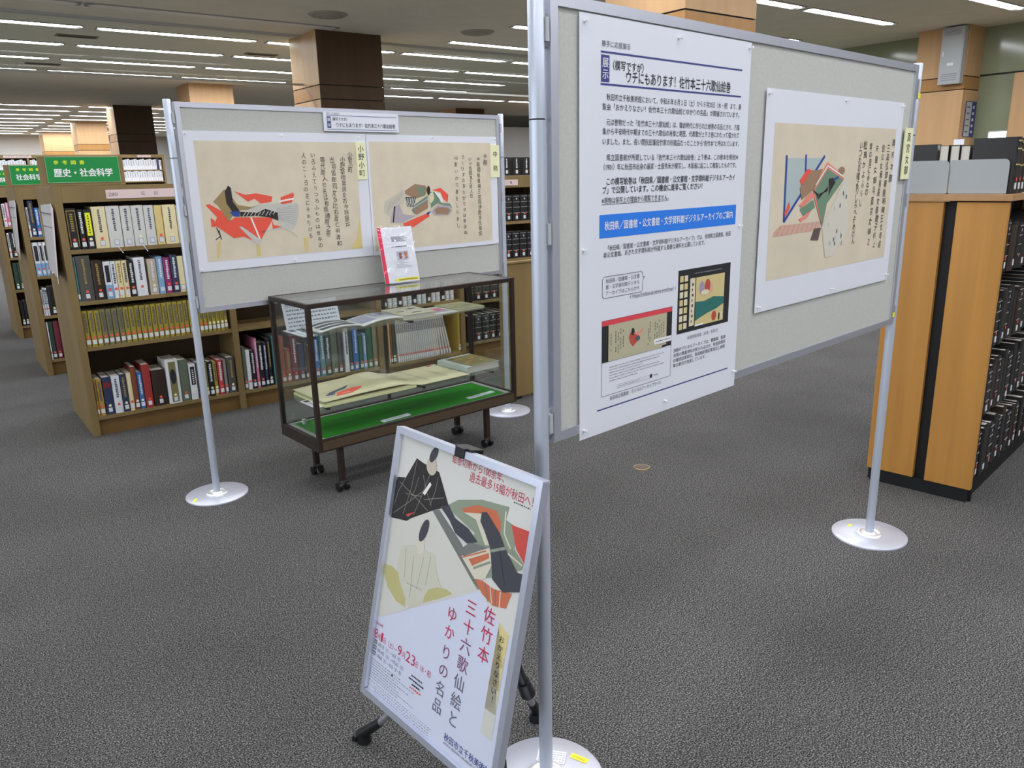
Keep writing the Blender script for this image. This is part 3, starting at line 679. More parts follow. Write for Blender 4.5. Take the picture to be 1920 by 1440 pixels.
# the poster in the frame
PG0 = mat('poster_ground', (202, 201, 196), .5); PG1 = mat('poster_ground_b', (196, 194, 186), .5); PW = mat('poster_white', (196, 200, 220), .5)
CRI = mat('crimson_print', (176, 40, 76), .6); PUR = mat('plum_print', (120, 66, 104), .6); SLT = mat('slate_print', (96, 92, 112), .6)
RBK = mat('robe_black', (42, 40, 40), .6); CAP = mat('robe_sage', (132, 142, 124), .6); ORG = mat('robe_rust', (188, 104, 74), .6); CRM = mat('robe_cream', (200, 194, 176), .6)
DKB = mat('robe_slate', (64, 64, 72), .6); RRD = mat('robe_red', (190, 74, 66), .6); PAL = mat('robe_pale', (190, 188, 172), .6); OLV2 = mat('robe_straw', (176, 170, 118), .6); MGR = mat('robe_grey', (112, 112, 110), .6)
GD = [mat('gold_band_%s' % q, c, .6) for q, c in (('a', (206, 190, 132)), ('b', (202, 190, 146)), ('c', (196, 190, 166)), ('d', (194, 194, 186)))]
s = Sheet(0, 0, .0003); W, H_ = EZ_W, EZ_H
s.rect(.012, W-.012, -H_+.012, -.012, PW, 0)
s.poly([(.012, -.476), (.3548, -.2765), (.4692, -.3334), (W-.012, -.345), (W-.012, -.012), (.012, -.012)], PG0, 1)
s.poly(pts('.1665,-.1598 .3609,-.2702 .012,-.474 .012,-.225'), PG1, 2)
s.poly(pts('.1665,-.1598 .189,-.1495 .2797,-.1979 .3609,-.2702 .35,-.275'), MGR, 2)
s.poly(pts('.0824,-.0593 .1068,-.0636 .1702,-.0695 .2203,-.1333 .1639,-.1606 .0923,-.2002 .0769,-.2114 .0125,-.2222 .0125,-.1446 .0182,-.1209 .0505,-.1139'), RBK, 3)
s.ell(.141, -.063, .019, .021, mat('robe_collar', (186, 176, 162), .6), 4, rot=.5); s.ell(.143, -.036, .011, .021, DKB, 5, rot=-.5)
r = random.Random(2)
for a, b in (((.085, -.062), (.06, -.20)), ((.03, -.13), (.15, -.165)), ((.05, -.115), (.02, -.19)), ((.115, -.09), (.16, -.15)), ((.17, -.08), (.155, -.15)), ((.1, -.1), (.08, -.16)), ((.02, -.21), (.13, -.12)), ((.13, -.145), (.2, -.12)), ((.06, -.15), (.12, -.14)), ((.14, -.08), (.1, -.19))):
    s.line([a, ((a[0]+b[0])/2+r.uniform(-.006, .006), (a[1]+b[1])/2), b], .0011, mat('robe_line', (150, 146, 136), .6), 4)
s.poly(pts('.1228,-.131 .1437,-.099 .1505,-.104 .132,-.1336'), PWH, 5); s.poly(pts('.0707,-.1979 .1053,-.1802 .0803,-.2003'), RRD, 5)
s.poly(pts('.0169,-.3385 .0442,-.3324 .0899,-.3413 .1094,-.3593 .1178,-.4067 .081,-.4067 .0382,-.3864 .0177,-.3605'), OLV2, 3); s.poly(pts('.1841,-.3414 .2126,-.3201 .2539,-.3112 .2754,-.313 .2386,-.3376 .1798,-.3712'), OLV2, 3)
s.poly(pts('.073,-.2712 .123,-.2543 .1969,-.2534 .2142,-.2919 .2327,-.3125 .1937,-.3343 .1701,-.3786 .1287,-.4023 .0802,-.3522 .0656,-.3174'), PAL, 4)
for a, b in (((.09, -.27), (.1, -.34)), ((.16, -.27), (.15, -.35)), ((.185, -.26), (.18, -.33)), ((.11, -.35), (.17, -.345)), ((.123, -.28), (.13, -.38))): s.line([a, b], .0009, MGR, 5)
s.ell(.143, -.25, .014, .019, mat('robe_collar_b', (202, 194, 180), .6), 5); s.ell(.147, -.212, .0125, .03, DKB, 6, rot=-.35)
s.poly(pts('.2171,-.1309 .249,-.1098 .3239,-.0878 .4079,-.0786 .403,-.1065 .4353,-.1117 .4409,-.1559 .4714,-.1759 .47,-.1886 .3905,-.2334 .3472,-.2527 .2861,-.2256 .3167,-.1627 .2412,-.1437'), CAP, 3)
s.poly(pts('.422,-.1113 .4734,-.1085 .477,-.1436 .4734,-.1751 .445,-.1545'), RRD, 4)
s.poly(pts('.2629,-.1255 .3127,-.1024 .3734,-.0969 .3916,-.1163 .3926,-.1411 .3653,-.1436 .3408,-.1195 .2742,-.1303'), ORG, 4)
s.poly(pts('.2742,-.1303 .335,-.1149 .3623,-.151 .3807,-.1702 .3538,-.1762 .3151,-.134'), CRM, 5); s.line(pts('.345,-.122 .375,-.165'), .006, ORG, 6); s.line(pts('.40,-.09 .405,-.135 .43,-.16'), .004, CRM, 4)
s.poly(pts('.2858,-.224 .3684,-.1776 .3844,-.207 .3694,-.2444 .3382,-.256'), CRM, 5); s.poly(pts('.3105,-.2219 .3685,-.1887 .3731,-.1983 .3252,-.2315'), ORG, 6); s.line(pts('.29,-.225 .36,-.187'), .003, ORG, 6)
s.line(pts('.33,-.235 .378,-.205'), .005, CAP, 6); s.poly(pts('.3382,-.256 .3613,-.2507 .4001,-.2551 .452,-.2445 .4421,-.2796 .4031,-.2889 .3674,-.2774'), ORG, 4)
for i in range(4): s.line([(.372+.016*i, -.253), (.388+.012*i, -.286)], .003, CRM if i % 2 else MGR, 5)
s.poly(pts('.2738,-.2166 .3071,-.1854 .364,-.1791 .2952,-.2207'), MGR, 6)
s.poly(pts('.1926,-.1416 .2196,-.1302 .2483,-.1516 .2961,-.1596 .33,-.1778 .2985,-.1916 .2555,-.1827 .2294,-.1608'), DKB, 6)
s.poly(pts('.33,-.113 .345,-.108 .3919,-.1381 .4161,-.1644 .4592,-.1986 .4778,-.1948 .4755,-.2324 .4267,-.2512 .3911,-.2363 .3734,-.1791 .3477,-.1494 .33,-.1326'), DKB, 7)
s.line(pts('.375,-.182 .42,-.16 .44,-.165'), .006, CAP, 8); s.line(pts('.40,-.17 .43,-.235'), .0015, RBK, 8); s.line(pts('.425,-.17 .47,-.18'), .004, CRM, 8)
s.text('絵巻切断から100余年、', .209, .38, -.0265, .0215, CRI, 3); s.text('過去最多15幅が秋田へ！', .2735, .471, -.0500, .0235, CRI, 3); s.dashes(.418, .467, -.0652, .003, INKS, 3, .004)
s.column('佐竹本', .3985, -.291, -.418, .037, CRI, 3); s.column('三十', .3415, -.298, -.382, .037, CRI, 3); s.column('六歌', .3408, -.382, -.466, .037, PUR, 3); s.column('仙絵と', .3375, -.466, -.592, .037, SLT, 3)
s.column('ゆか', .2848, -.336, -.4175, .035, CRI, 3); s.column('りの', .2832, -.4235, -.508, .035, PUR, 3); s.column('名品', .2795, -.508, -.590, .035, SLT, 3)
for i, (a, b) in enumerate(((-.313, -.40), (-.40, -.45), (-.45, -.50), (-.50, -.555))):
    s.poly([(.4297, max(a, -.322)), (.4605, min(a, -.328)), (.4590, b), (.4275-.001*i, b)] if i else [(.4297, -.3135), (.4618, -.329), (.4598, b), (.4285, b)], GD[i], 2)
s.column('おかえりなさい！', .4440, -.335, -.482, .0165, INK, 3, bold=.015)
s.text('2026年', .0145, .0435, -.486, .009, CRI, 2)
for body, u0, u1, sz in (('8', .0145, .0265, .032), ('月', .0275, .0385, .016), ('1', .0415, .049, .032), ('日（土）', .0535, .094, .016), ('―', .097, .110, .016), ('9', .113, .128, .034), ('月', .131, .143, .016), ('23', .146, .182, .035), ('日（水・祝）', .186, .2437, .0165)):
    s.text(body, u0, u1, -.511 if sz > .03 else -.5155, sz, CRI, 2)
for i, (tg, body, u1) in enumerate((('前期', '8月1日（土）―16日（日）', .129), ('中期', '8月18日（火）―9月6日（日）', .144), ('後期', '9月8日（火）―23日（水・祝）', .138))):
    v = -.5325-i*.0143; s.rect(.0125, .0285, v-.0052, v+.0052, INKS, 2); s.text(tg, .0145, .0265, v, .0075, WHITEP, 3); s.text(body, .0345, u1, v-.001, .0105, SLT, 2)
s.text('秋田市立千秋美術館', .3164, .468, -.6195, .0185, NAVY, 2, bold=.01); s.text('AKITA SENSHU MUSEUM OF ART', .3165, .45, -.634, .0075, INKS, 2)
for i, (c, u0, u1) in enumerate(((INKS, .176, .219), (INK, .168, .226), (INK, .182, .214), (REDST, .176, .219))): s.dashes(u0, u1, -.5465-i*.0095, .0045, c, 2, .006, .001, i)
r = random.Random(8)
for i in range(8): s.dashes(.0145, r.uniform(.12, .2), -.577-i*.0065, .0022, INKL, 2, .006, .002, i)
for i in range(4): s.dashes(.0145+.03*(i % 2), r.uniform(.24, .29), -.631-i*.006, .002, INKL, 2, .006, .003, 20+i)
s.ell(.105, -.581, .003, .003, INK, 2)
o = s.build('exhibition_poster', M=EZ_M @ Matrix.Translation((0, .0002, 0)))
tag(o, 'exhibition poster with robed shapes and red lettering inside the silver stand frame', 'poster')

# ------------------------------------------------------------------ glass display case and what lies in it
CA = math.radians(3.8); CO = Vector((1.34, 3.335, 0)); CW, CD, CT = 1.238, .405, .94
t = thing('display_case', 'glass display case with dark bronze frame on castors, in front of the left board', 'display case', CO, CA)
tr = MB().box(0, CW, 0, CD, .232, .252, DARKB)
for q in ((0, CW, 0, .02), (0, CW, CD-.02, CD), (0, .02, .02, CD-.02), (CW-.02, CW, .02, CD-.02)): tr.box(q[0], q[1], q[2], q[3], .252, .292, DARKB)
tr.build('tray', t, bevel=.002)
MB().box(.021, CW-.021, -.0015, 0, .240, .284, mat('tray_face', (84, 70, 54), .35, .2)).build('tray_band', t)
MB().box(.05, CW-.05, .04, CD-.04, .2525, .283, BAIZE).build('baize_base', t)
wb = MB(); wm = mat('base_edge', (150, 152, 146), .4)
for q in ((.0205, .05, .0205, CD-.0205), (CW-.05, CW-.0205, .0205, CD-.0205), (.05, CW-.05, .0205, .04), (.05, CW-.05, CD-.04, CD-.0205)): wb.box(q[0], q[1], q[2], q[3], .2525, .286, wm)
wb.build('base_edge', t)
for x, y in ((0, 0), (CW-.022, 0), (0, CD-.022), (CW-.022, CD-.022)):
    MB().box(x, x+.022, y, y+.022, .292, CT-.022, DARKB).build('post', t, bevel=.0015)
MB().box(.632, .648, CD-.014, CD-.002, .292, CT-.022, DARKB).build('rear_post', t)
tf = MB()
for q in ((0, CW, 0, .02), (0, CW, CD-.02, CD), (0, .02, .02, CD-.02), (CW-.02, CW, .02, CD-.02)): tf.box(q[0], q[1], q[2], q[3], CT-.022, CT, DARKB)
tf.build('top_frame', t, bevel=.0015)
for q in ((.022, CW-.022, .008, .012, .292, CT-.022), (.022, CW-.022, CD-.0115, CD-.008, .292, CT-.022), (.008, .012, .022, CD-.022, .292, CT-.022), (CW-.012, CW-.008, .022, CD-.022, .292, CT-.022), (.02, CW-.02, .02, CD-.02, CT-.006, CT-.001)):
    MB().box(*q, GLASS if q[5]-q[4] > .1 else glass_mat('top_glass', (.9, .92, .91), 1.0, .06, .16)).build('glass_pane', t)
SHL, SHU = .436, .772
for x0, x1, y0, y1, z in ((.025, 1.205, .03, .37, SHL), (.025, 1.15, .11, .37, SHU)):
    so = MB().box(x0, x1, y0, y1, z-.005, z, GLASS).build('glass_shelf', t)
    for x in (.09, .64, 1.10):
        MB().box(x-.006, x+.006, y0+.01, CD-.014, z-.017, z-.006, DARKB).build('shelf_bracket', so)
for x, y in ((.125, .035), (1.04, .035), (.14, .335), (1.055, .335)):
    lg = MB().box(x-.013, x+.013, y-.013, y+.013, .055, .232, DARKB).build('leg', t)
    c = MB(); hw = mat('castor_chrome', (120, 118, 114), .25, .8)
    c.box(x-.02, x+.02, y-.006, y+.006, .03, .052, hw); c.tube((x, y, .048), (x, y, .058), .012, .012, hw, 12)
    for sx in (-.028, .012): c.tube((x+sx, y, .0225), (x+sx+.016, y, .0225), .0225, .0225, BLACKP, 20)
    c.build('caster', lg)
def in_case(name, label, cat, x, y, z, rz=0.0, group=None):
    d = Vector((math.cos(CA), math.sin(CA), 0)); n = Vector((-math.sin(CA), math.cos(CA), 0))
    return CO + d*x + n*y + Vector((0, 0, z)), CA+rz
def put(mb, name, label, cat, x, y, z, rz=0.0, bevel=0.0, parent_thing=None):
    loc, a = in_case(name, label, cat, x, y, z, rz)
    o = mb.build(name, loc=loc, rotz=a, bevel=bevel); return tag(o, label, cat)
def surface(nx, ny, x0, x1, y0, y1, zf, m, mb, th=.003):
    """a curved leaf with thickness"""
    v = []; f = []
    for k in (0, 1):
        for j in range(ny+1):
            for i in range(nx+1):
                x = x0+(x1-x0)*i/nx; y = y0+(y1-y0)*j/ny; v.append((x, y, zf(x, y) - (th if k else 0)))
    N = (nx+1)*(ny+1); I = lambda i, j, k: k*N+j*(nx+1)+i
    for j in range(ny):
        for i in range(nx):
            f.append((I(i, j, 0), I(i+1, j, 0), I(i+1, j+1, 0), I(i, j+1, 0))); f.append((I(i, j, 1), I(i, j+1, 1), I(i+1, j+1, 1), I(i+1, j, 1)))
    for i in range(nx): f.append((I(i, 0, 0), I(i, 0, 1), I(i+1, 0, 1), I(i+1, 0, 0))); f.append((I(i, ny, 0), I(i+1, ny, 0), I(i+1, ny, 1), I(i, ny, 1)))
    for j in range(ny): f.append((I(0, j, 0), I(0, j+1, 0), I(0, j+1, 1), I(0, j, 1))); f.append((I(nx, j, 0), I(nx, j, 1), I(nx, j+1, 1), I(nx, j+1, 0)))
    return mb.add(v, f, m, True)
# the folded picture scroll on the lower shelf
SCR = mat('old_scroll', (190, 184, 148), .8, noise=.06, scale=8); EDGE = mat('scroll_edge', (226, 222, 168), .8)
mb = MB()
mb.box(0, .52, .0, .332, .001, .012, EDGE); mb.box(.01, .50, .006, .334, .0125, .020, SCR)
zf = lambda x, y: .026 + .012*max(0, math.sin((x-.28)/.22*math.pi))*(1 if .28 < x < .5 else 0)*(y/.38) + .008*max(0, math.sin(x/.56*math.pi)) - (.020 if x > .56 else .02*max(0, (x-.44)/.12) if x > .44 else 0) + .001
surface(44, 8, 0, .87, .004, .335, zf, SCR, mb, .0022)
def pd(poly, m, dz=.0012, ymul=1): mb.add([(x, y, zf(x, y)+dz) for x, y in poly], [tuple(range(len(poly)))], m)
pd([(.09, .05), (.17, .045), (.25, .09), (.27, .12), (.22, .13), (.18, .115), (.12, .10)], RED); pd([(.13, .062), (.17, .06), (.18, .075), (.14, .08)], PNK, .0018); pd([(.05, .09), (.09, .07), (.12, .115), (.19, .14), (.23, .19), (.17, .155), (.09, .125)], INKS, .002); pd([(.04, .07), (.08, .055), (.09, .075), (.05, .09)], GRY, .002)
for i in range(4): pd([(.46+.028*i, .12), (.464+.028*i, .12), (.454+.028*i, .30-.03*(i % 2)), (.45+.028*i, .30-.03*(i % 2))], INKS, .0015)
for x in (.64, .76): pd([(x, .06), (x+.003, .06), (x-.02, .31), (x-.023, .31)], INKL, .0015)
pd([(.80, .30), (.83, .30), (.83, .322), (.80, .322)], mat('seal_red', (150, 60, 54), .7), .0015)
put(mb, 'picture_scroll', 'cream folding picture scroll lying open on the lower glass shelf', 'scroll', .065, .032, SHL)
# the thick picture book on the lower shelf
def flat_book(name, label, w_, d_, h_, cover, x, y, z, rz=0.0, art=None, cat='book', white_strip=False):
    loc, a = in_case(name, label, cat, x, y, z, rz)
    r_ = thing(name, label, cat, loc, a)
    mb = MB(); e = .002
    mb.box(0, w_, 0, d_, 0, e, cover); mb.box(0, w_, 0, d_, h_-e, h_, cover); mb.box(0, e, 0, d_, e, h_-e, cover)
    if art: art(mb, w_, d_, h_)
    mb.build('cover', r_, bevel=.0006)
    MB().box(e, w_-.004, .003, d_-.003, e, h_-e, PAGES).build('page_block', r_)
    return r_
def art1(mb, w_, d_, h_):
    mb.box(.035, w_-.002, .003, d_-.02, h_, h_+.0004, mat('cover_olive', (118, 112, 74), .4))
    r = random.Random(5)
    for i in range(26):
        x, y = r.uniform(.05, w_-.03), r.uniform(.02, d_-.06); q = r.uniform(.008, .03)
        mb.prism([(x, y), (x+q*1.6, y+.004), (x+q, y+q*.7), (x-q*.3, y+q*.5)], h_+.0004, h_+.0008, mat(*(('cover_gold', (196, 152, 66), .4), ('cover_rust', (150, 90, 60), .4), ('cover_moss', (120, 130, 84), .4))[i % 3]))
    mb.box(.04, w_*.6, d_-.055, d_-.045, h_+.0004, h_+.0009, INK)
flat_book('picture_book', 'thick picture book with golden cover, right end of the lower glass shelf', .235, .27, .034, mat('cover_silver', (176, 184, 182), .3), .945, .07, SHL, .03, art1)
# upper shelf: white notice, open magazine, cream booklet, leaflet, greenish album
s = Sheet(0, 0); s.slab(0, .295, 0, .135, .002, PAPER); s.text('佐竹本三十六歌仙絵巻', .015, .21, .122, .017, INK, 1, bold=.01); s.rect(.012, .285, .1085, .11, INKS, 1)
for i in range(5): s.dashes(.016, .28-.06*(i == 4), .094-i*.0195, .010, INKL, 1, .011, .003, i)
loc, a = in_case('', '', '', .045, .325, SHU+.001); o = s.build('caption_notice', loc=loc); o.rotation_euler = (-.28, 0, a); tag(o, 'white caption notice propped at the left end of the upper glass shelf', 'caption card')
mb = MB().box(0, .055, 0, .225, 0, .0015, PAPER); mb.box(.015, .045, .16, .21, .0015, .0019, INKS)
for i in range(5): mb.box(.02, .024, .02+i*.026, .04+i*.026, .0015, .0019, INKL)
put(mb, 'caption_strip', 'narrow white caption strip along the left edge of the upper glass shelf', 'caption card', .03, .115, SHU)
mb = MB()
MAGP = mat('magazine_paper', (206, 206, 202), .35); MAGK = mat('magazine_photo', (78, 78, 84), .4); MAGL = mat('magazine_tint', (164, 164, 184), .4)
def zm(x, y):
    if x < .235: return .009 + .016*math.sin(min(1, x/.22)*math.pi*.85)**1.0
    return .008 + .020*math.sin(min(1, (x-.235)/.24)*math.pi*.8)
surface(36, 4, 0, .47, 0, .195, zm, MAGP, mb, .007)
def pm(x0, x1, y0, y1, m):
    n = 8; P_ = [(x0+(x1-x0)*i/n, y0) for i in range(n+1)]; Q_ = [(x0+(x1-x0)*i/n, y1) for i in range(n+1)]
    v = [(x, y, zm(x, y)+.0008) for x, y in P_+Q_]; mb.add(v, [(i, i+1, i+n+2, i+n+1) for i in range(n)], m)
for y in (.015, .072, .129): pm(.02, .20, y, y+.035, MAGK)
pm(.25, .33, .03, .17, MAGL); pm(.35, .46, .08, .175, MAGL); pm(.40, .43, .12, .15, INK)
put(mb, 'open_magazine', 'open magazine with dark photographs on the upper glass shelf', 'magazine', .12, .125, SHU)
def art2(mb, w_, d_, h_):
    for x, y, q in ((.09, .04, .05), (.03, .10, .04), (.12, .15, .045)): mb.prism([(x, y), (x+q, y+.006), (x+q*1.1, y+.02), (x+q*.3, y+.024), (x-.01, y+.012)], h_, h_+.0005, INKS)
flat_book('booklet', 'cream booklet with dark brush marks on the upper glass shelf', .20, .235, .026, mat('booklet_cream', (196, 190, 168), .6), .595, .135, SHU, -.05, art2)
def art3(mb, w_, d_, h_):
    mb.box(.02, w_-.02, .04, d_-.05, h_, h_+.0005, MAGL); mb.box(.07, .13, .08, .15, h_+.0005, h_+.001, mat('leaflet_pink', (206, 110, 130), .4))
flat_book('leaflet', 'white leaflet with a pink picture on the upper glass shelf', .16, .21, .006, MAGP, .79, .13, SHU, .02, art3, 'leaflet')
def art4(mb, w_, d_, h_):
    r = random.Random(6)
    for i in range(30):
        x, y = r.uniform(.02, w_-.05), r.uniform(.02, d_-.05); q = r.uniform(.012, .035)
        mb.prism([(x, y), (x+q, y+.004), (x+q*.8, y+q*.6), (x, y+q*.5)], h_+i*.00001, h_+.0004+i*.00001, mat(*(('album_mauve', (140, 116, 120), .4), ('album_sage', (140, 146, 112), .4), ('album_sand', (172, 160, 124), .4))[i % 3]))
flat_book('album', 'pale green patterned album at the right end of the upper glass shelf', .19, .22, .012, mat('album_ground', (158, 158, 124), .5), .945, .135, SHU, .0, art4, 'book')
mb = MB().box(0, .06, 0, .165, 0, .0015, PAPER); mb.box(.012, .05, .125, .155, .0015, .002, INK); mb.box(.02, .025, .02, .11, .0015, .002, INKL)
put(mb, 'caption_strip', 'white caption strip with black heading at the left end of the lower glass shelf', 'caption card', .028, .06, SHL)
mb = MB().box(0, .17, 0, .032, 0, .004, PAPER); mb.dashes = None; mb.box(.02, .12, .014, .018, .004, .0043, INKL)
put(mb, 'caption_strip', 'white caption strip on the green base, near the middle of the case', 'caption card', .395, .06, .2837, .04)
mb = MB().box(0, .19, 0, .032, 0, .004, PAPER); mb.box(.02, .14, .014, .018, .004, .0043, INKL)
put(mb, 'caption_strip', 'white caption strip on the green base, at the right end of the case', 'caption card', .965, .085, .2837, .06)
mb = MB().lathe([(.028, 0), (.03, .012), (.027, .022), (.012, .024)], glass_mat('sucker', (.86, .92, .9)), 24)
mb.lathe([(.009, .0), (.009, .026)], mat('sucker_core', (190, 200, 196), .3), 14)
put(mb, 'suction_cup', 'clear round plastic cup on the left rear corner of the green base', 'plastic cup', .09, .33, .2837)
# booklet standing on the case top in a clear cover
loc, a = in_case('', '', '', .60, .29, CT+.001, -.02)
st = thing('display_booklet', 'booklet with red spine and yellow strip standing in a clear cover on the glass case', 'booklet', loc, a)
Mt = Matrix.Rotation(-.21, 4, 'X')
mb = MB(); bw, bh = .212, .297
mb.box(0, bw, 0, .004, 0.004, bh, PAPER, Mt); mb.box(0, .022, -.0006, 0, .004, bh, mat('spine_crimson', (206, 46, 76), .3), Mt); mb.box(.075, bw-.004, -.0006, 0, .012, .026, mat('strip_yellow', (232, 216, 50), .4), Mt)
for i in range(12): mb.box(.085+i*.0098, .0925+i*.0098, -.001, -.0006, .015, .022, mat('strip_ink', (150, 120, 40), .5), Mt)
mb.box(.058, .07, -.001, 0, .012, .024, mat('strip_yellow', (232, 216, 50), .4), Mt)
mb.box(.095, .165, -.0008, 0, .12, .168, MAGL, Mt); mb.box(.108, .125, -.0011, -.0008, .128, .16, mat('photo_brown', (120, 84, 70), .5), Mt); mb.box(.14, .158, -.0011, -.0008, .126, .162, mat('photo_rust', (170, 110, 84), .5), Mt)
mb.box(.07, .165, -.0008, 0, .19, .196, INKL, Mt); r = random.Random(3)
for i in range(16):
    x0 = .07 if i < 6 else .07; z = .245-i*.0028 if i < 10 else .112-(i-10)*.006
    mb.box(x0+r.uniform(0, .01), x0+r.uniform(.06, .11), -.0008, 0, z, z+.0013, INKL, Mt)
mb.build('booklet', st)
v = []; f = []; nx, nz = 14, 18; r = random.Random(11)
for j in range(nz+1):
    for i in range(nx+1): v.append((-.004+(bw+.008)*i/nx, -.006-r.uniform(0, .0035), .002+(bh+.006)*j/nz))
f = [(j*(nx+1)+i, j*(nx+1)+i+1, (j+1)*(nx+1)+i+1, (j+1)*(nx+1)+i) for j in range(nz) for i in range(nx)]
MB().add(v, f, glass_mat('film', (.99, .99, .99), 1.0, .05), True, Mt).build('clear_cover', st)
mb = MB(); mb.box(.03, .18, .006, .008, 0, .2, CLEARP, Mt); mb.box(.03, .18, -.02, .07, -.0008, .0012, CLEARP)
mb.build('stand', st)

# low wooden screen behind the right pole of the left board
t = thing('wooden_screen', 'low olive brown wooden screen standing behind the right foot of the left board', 'screen', (2.975, 4.085, 0))
MB().box(0, .75, 0, .03, .02, .925, WOOD).build('panel', t, bevel=.002); MB().box(-.006, .756, -.008, .038, .925, .937, WOOD).build('top_edge', t)
for x in (.1, .6): MB().box(x, x+.05, -.0, .2, 0, .02, BLACK).build('foot', t)

# ------------------------------------------------------------------ books
BC = {
 'black': (38, 36, 36), 'dark brown': (52, 40, 34), 'cream': (214, 202, 160), 'pale grey': (196, 195, 190), 'tan': (204, 182, 122), 'dark grey': (78, 76, 72),
 'teal': (74, 120, 128), 'white': (212, 214, 220), 'olive': (120, 112, 62), 'light blue': (120, 156, 190), 'navy': (48, 56, 84), 'beige': (178, 164, 146),
 'olive yellow': (150, 134, 56), 'ochre': (168, 134, 62), 'brown': (122, 66, 48), 'blue': (52, 106, 164), 'red': (152, 54, 50), 'grey green': (94, 102, 86),
 'pinkish red': (178, 62, 72), 'grey': (126, 126, 120), 'maroon': (104, 44, 56), 'orange brown': (140, 74, 48), 'green': (46, 92, 68), 'dark green': (48, 66, 56), 'magenta': (138, 48, 100), 'pink': (196, 120, 150)}
def bmat(c): return mat('cover_' + c.replace(' ', '_'), BC[c], .4, spec=.4)
def spine_mark(mb, w_, h_, kind, seed):
    r = random.Random(seed); y = -.0007
    def q(x0, x1, z0, z1, m, k=0): mb.box(x0, x1, y-.0003*(k+1), .001, z0, z1, m)
    c = w_/2; e = min(w_*.24, .0075)
    if kind in ('dark', 'light', 'gold'):
        m = {'dark': INKS, 'light': LABEL, 'gold': mat('gold_print', (150, 128, 72), .5)}[kind]
        z = h_*.93
        while z > h_*.42:
            d = r.uniform(.006, .011); q(c-e*r.uniform(.6, 1), c+e*r.uniform(.5, 1), z-d, z, m); z -= d+.003
    elif kind == 'top':
        for k in range(5): q(c-.003, c+.003, h_*(.70+.045*k), h_*(.735+.045*k), INKS)
    elif kind == 'yellowband': q(w_*.15, w_*.85, h_*.34, h_*.92, mat('band_yellow', (234, 220, 40), .5)); spine = [q(c-.003, c+.003, h_*(.4+.07*i), h_*(.44+.07*i), INK, 1) for i in range(7)]
    elif kind == 'redtag': q(w_*.05, w_*.95, h_*.72, h_*.86, mat('tag_red', (112, 40, 40), .5))
    elif kind == 'blackband': q(w_*.2, w_*.8, h_*.42, h_*.93, INK); [q(c-.005, c+.005, h_*(.46+.06*i), h_*(.49+.06*i), LABEL, 1) for i in range(7)]
    elif kind == 'frame':
        g = mat('gold_print', (150, 128, 72), .5)
        for a, b, z0, z1 in ((.08, .14, .08, .95), (.86, .92, .08, .95)): q(w_*a, w_*b, h_*z0, h_*z1, g)
        q(w_*.14, w_*.86, h_*.93, h_*.95, g); [q(c-.008, c+.008, h_*(.45+.055*i), h_*(.485+.055*i), g) for i in range(8)]
    elif kind == 'bluefoot': q(0, w_, 0, h_*.38, bmat('light blue')); q(w_*.2, w_*.8, h_*.45, h_*.9, INK)
    elif kind == 'box': q(w_*.22, w_*.78, .01, h_*.96, bmat('olive')); mb.add([(c+.018*math.cos(t*.52), y-.0012, h_*.62+.05*math.sin(t*.52)) for t in range(12)], [tuple(range(12))], INK)
    elif kind == 'lines':
        for k in (.3, .52, .72, .93): q(w_*.06, w_*.94, h_*k, h_*k+.0025, GREYM)
        mb.add([(c+.008*math.cos(t*.52), y-.0009, h_*.84+.008*math.sin(t*.52)) for t in range(12)], [tuple(range(12))], GREYM)
    elif kind == 'goldbars':
        for k in (.5, .78, .92): q(w_*.02, w_*.98, h_*k, h_*k+.006, mat('gilt', (206, 186, 130), .3, .5))
def make_book(w_, h_, d_, cover, mark=None, sticker='red', label=True, parts=True, seed=0, dull=False):
    m = bmat(cover); t_ = .0018; mb = MB()
    pr_ = [(0, .007), (w_*.18, .0016), (w_*.5, 0), (w_*.82, .0016), (w_, .007)]
    inner = [(w_-t_, .010), (t_, .010)]
    mb.prism(pr_+inner, 0, h_, m); mb.box(0, t_, .007, d_, 0, h_, m); mb.box(w_-t_, w_, .007, d_, 0, h_, m)
    spine_mark(mb, w_, h_, mark, seed)
    c = w_/2
    if label and cover in ('cream', 'pale grey', 'beige', 'tan') and w_ > .03: mb.box(c-.0125, c+.0125, -.0009, .002, .013, .045, mat('label_border', (136, 140, 164), .6))
    if label: e = min(.0105, w_*.40); mb.box(c-e, c+e, -.0012, .002, .016, .042, LABEL)
    if sticker:
        e = min(.0085, w_*.42); sm = {'red': REDST, 'yellow': PALE}[sticker]
        mb.add([(c+e*math.cos(i*.52), -.0013, .056+e*math.sin(i*.52)) for i in range(12)], [tuple(range(12))[::-1]], sm)
    pg = (t_, w_-t_, .0105, d_-.004, .003, h_-.004)
    if parts:
        o = mb.build('book'); MB().box(*pg, PAGES).build('page_block', o)
    else:
        mb.box(*pg, PAGES); o = mb.build('book')
    return o
def place_book(o, x, y, z, label, group, lean=0.0, rz=0.0):
    o.location = (x, y, z); o.rotation_euler = (0, lean, rz)
    return tag(o, label, 'book', group)
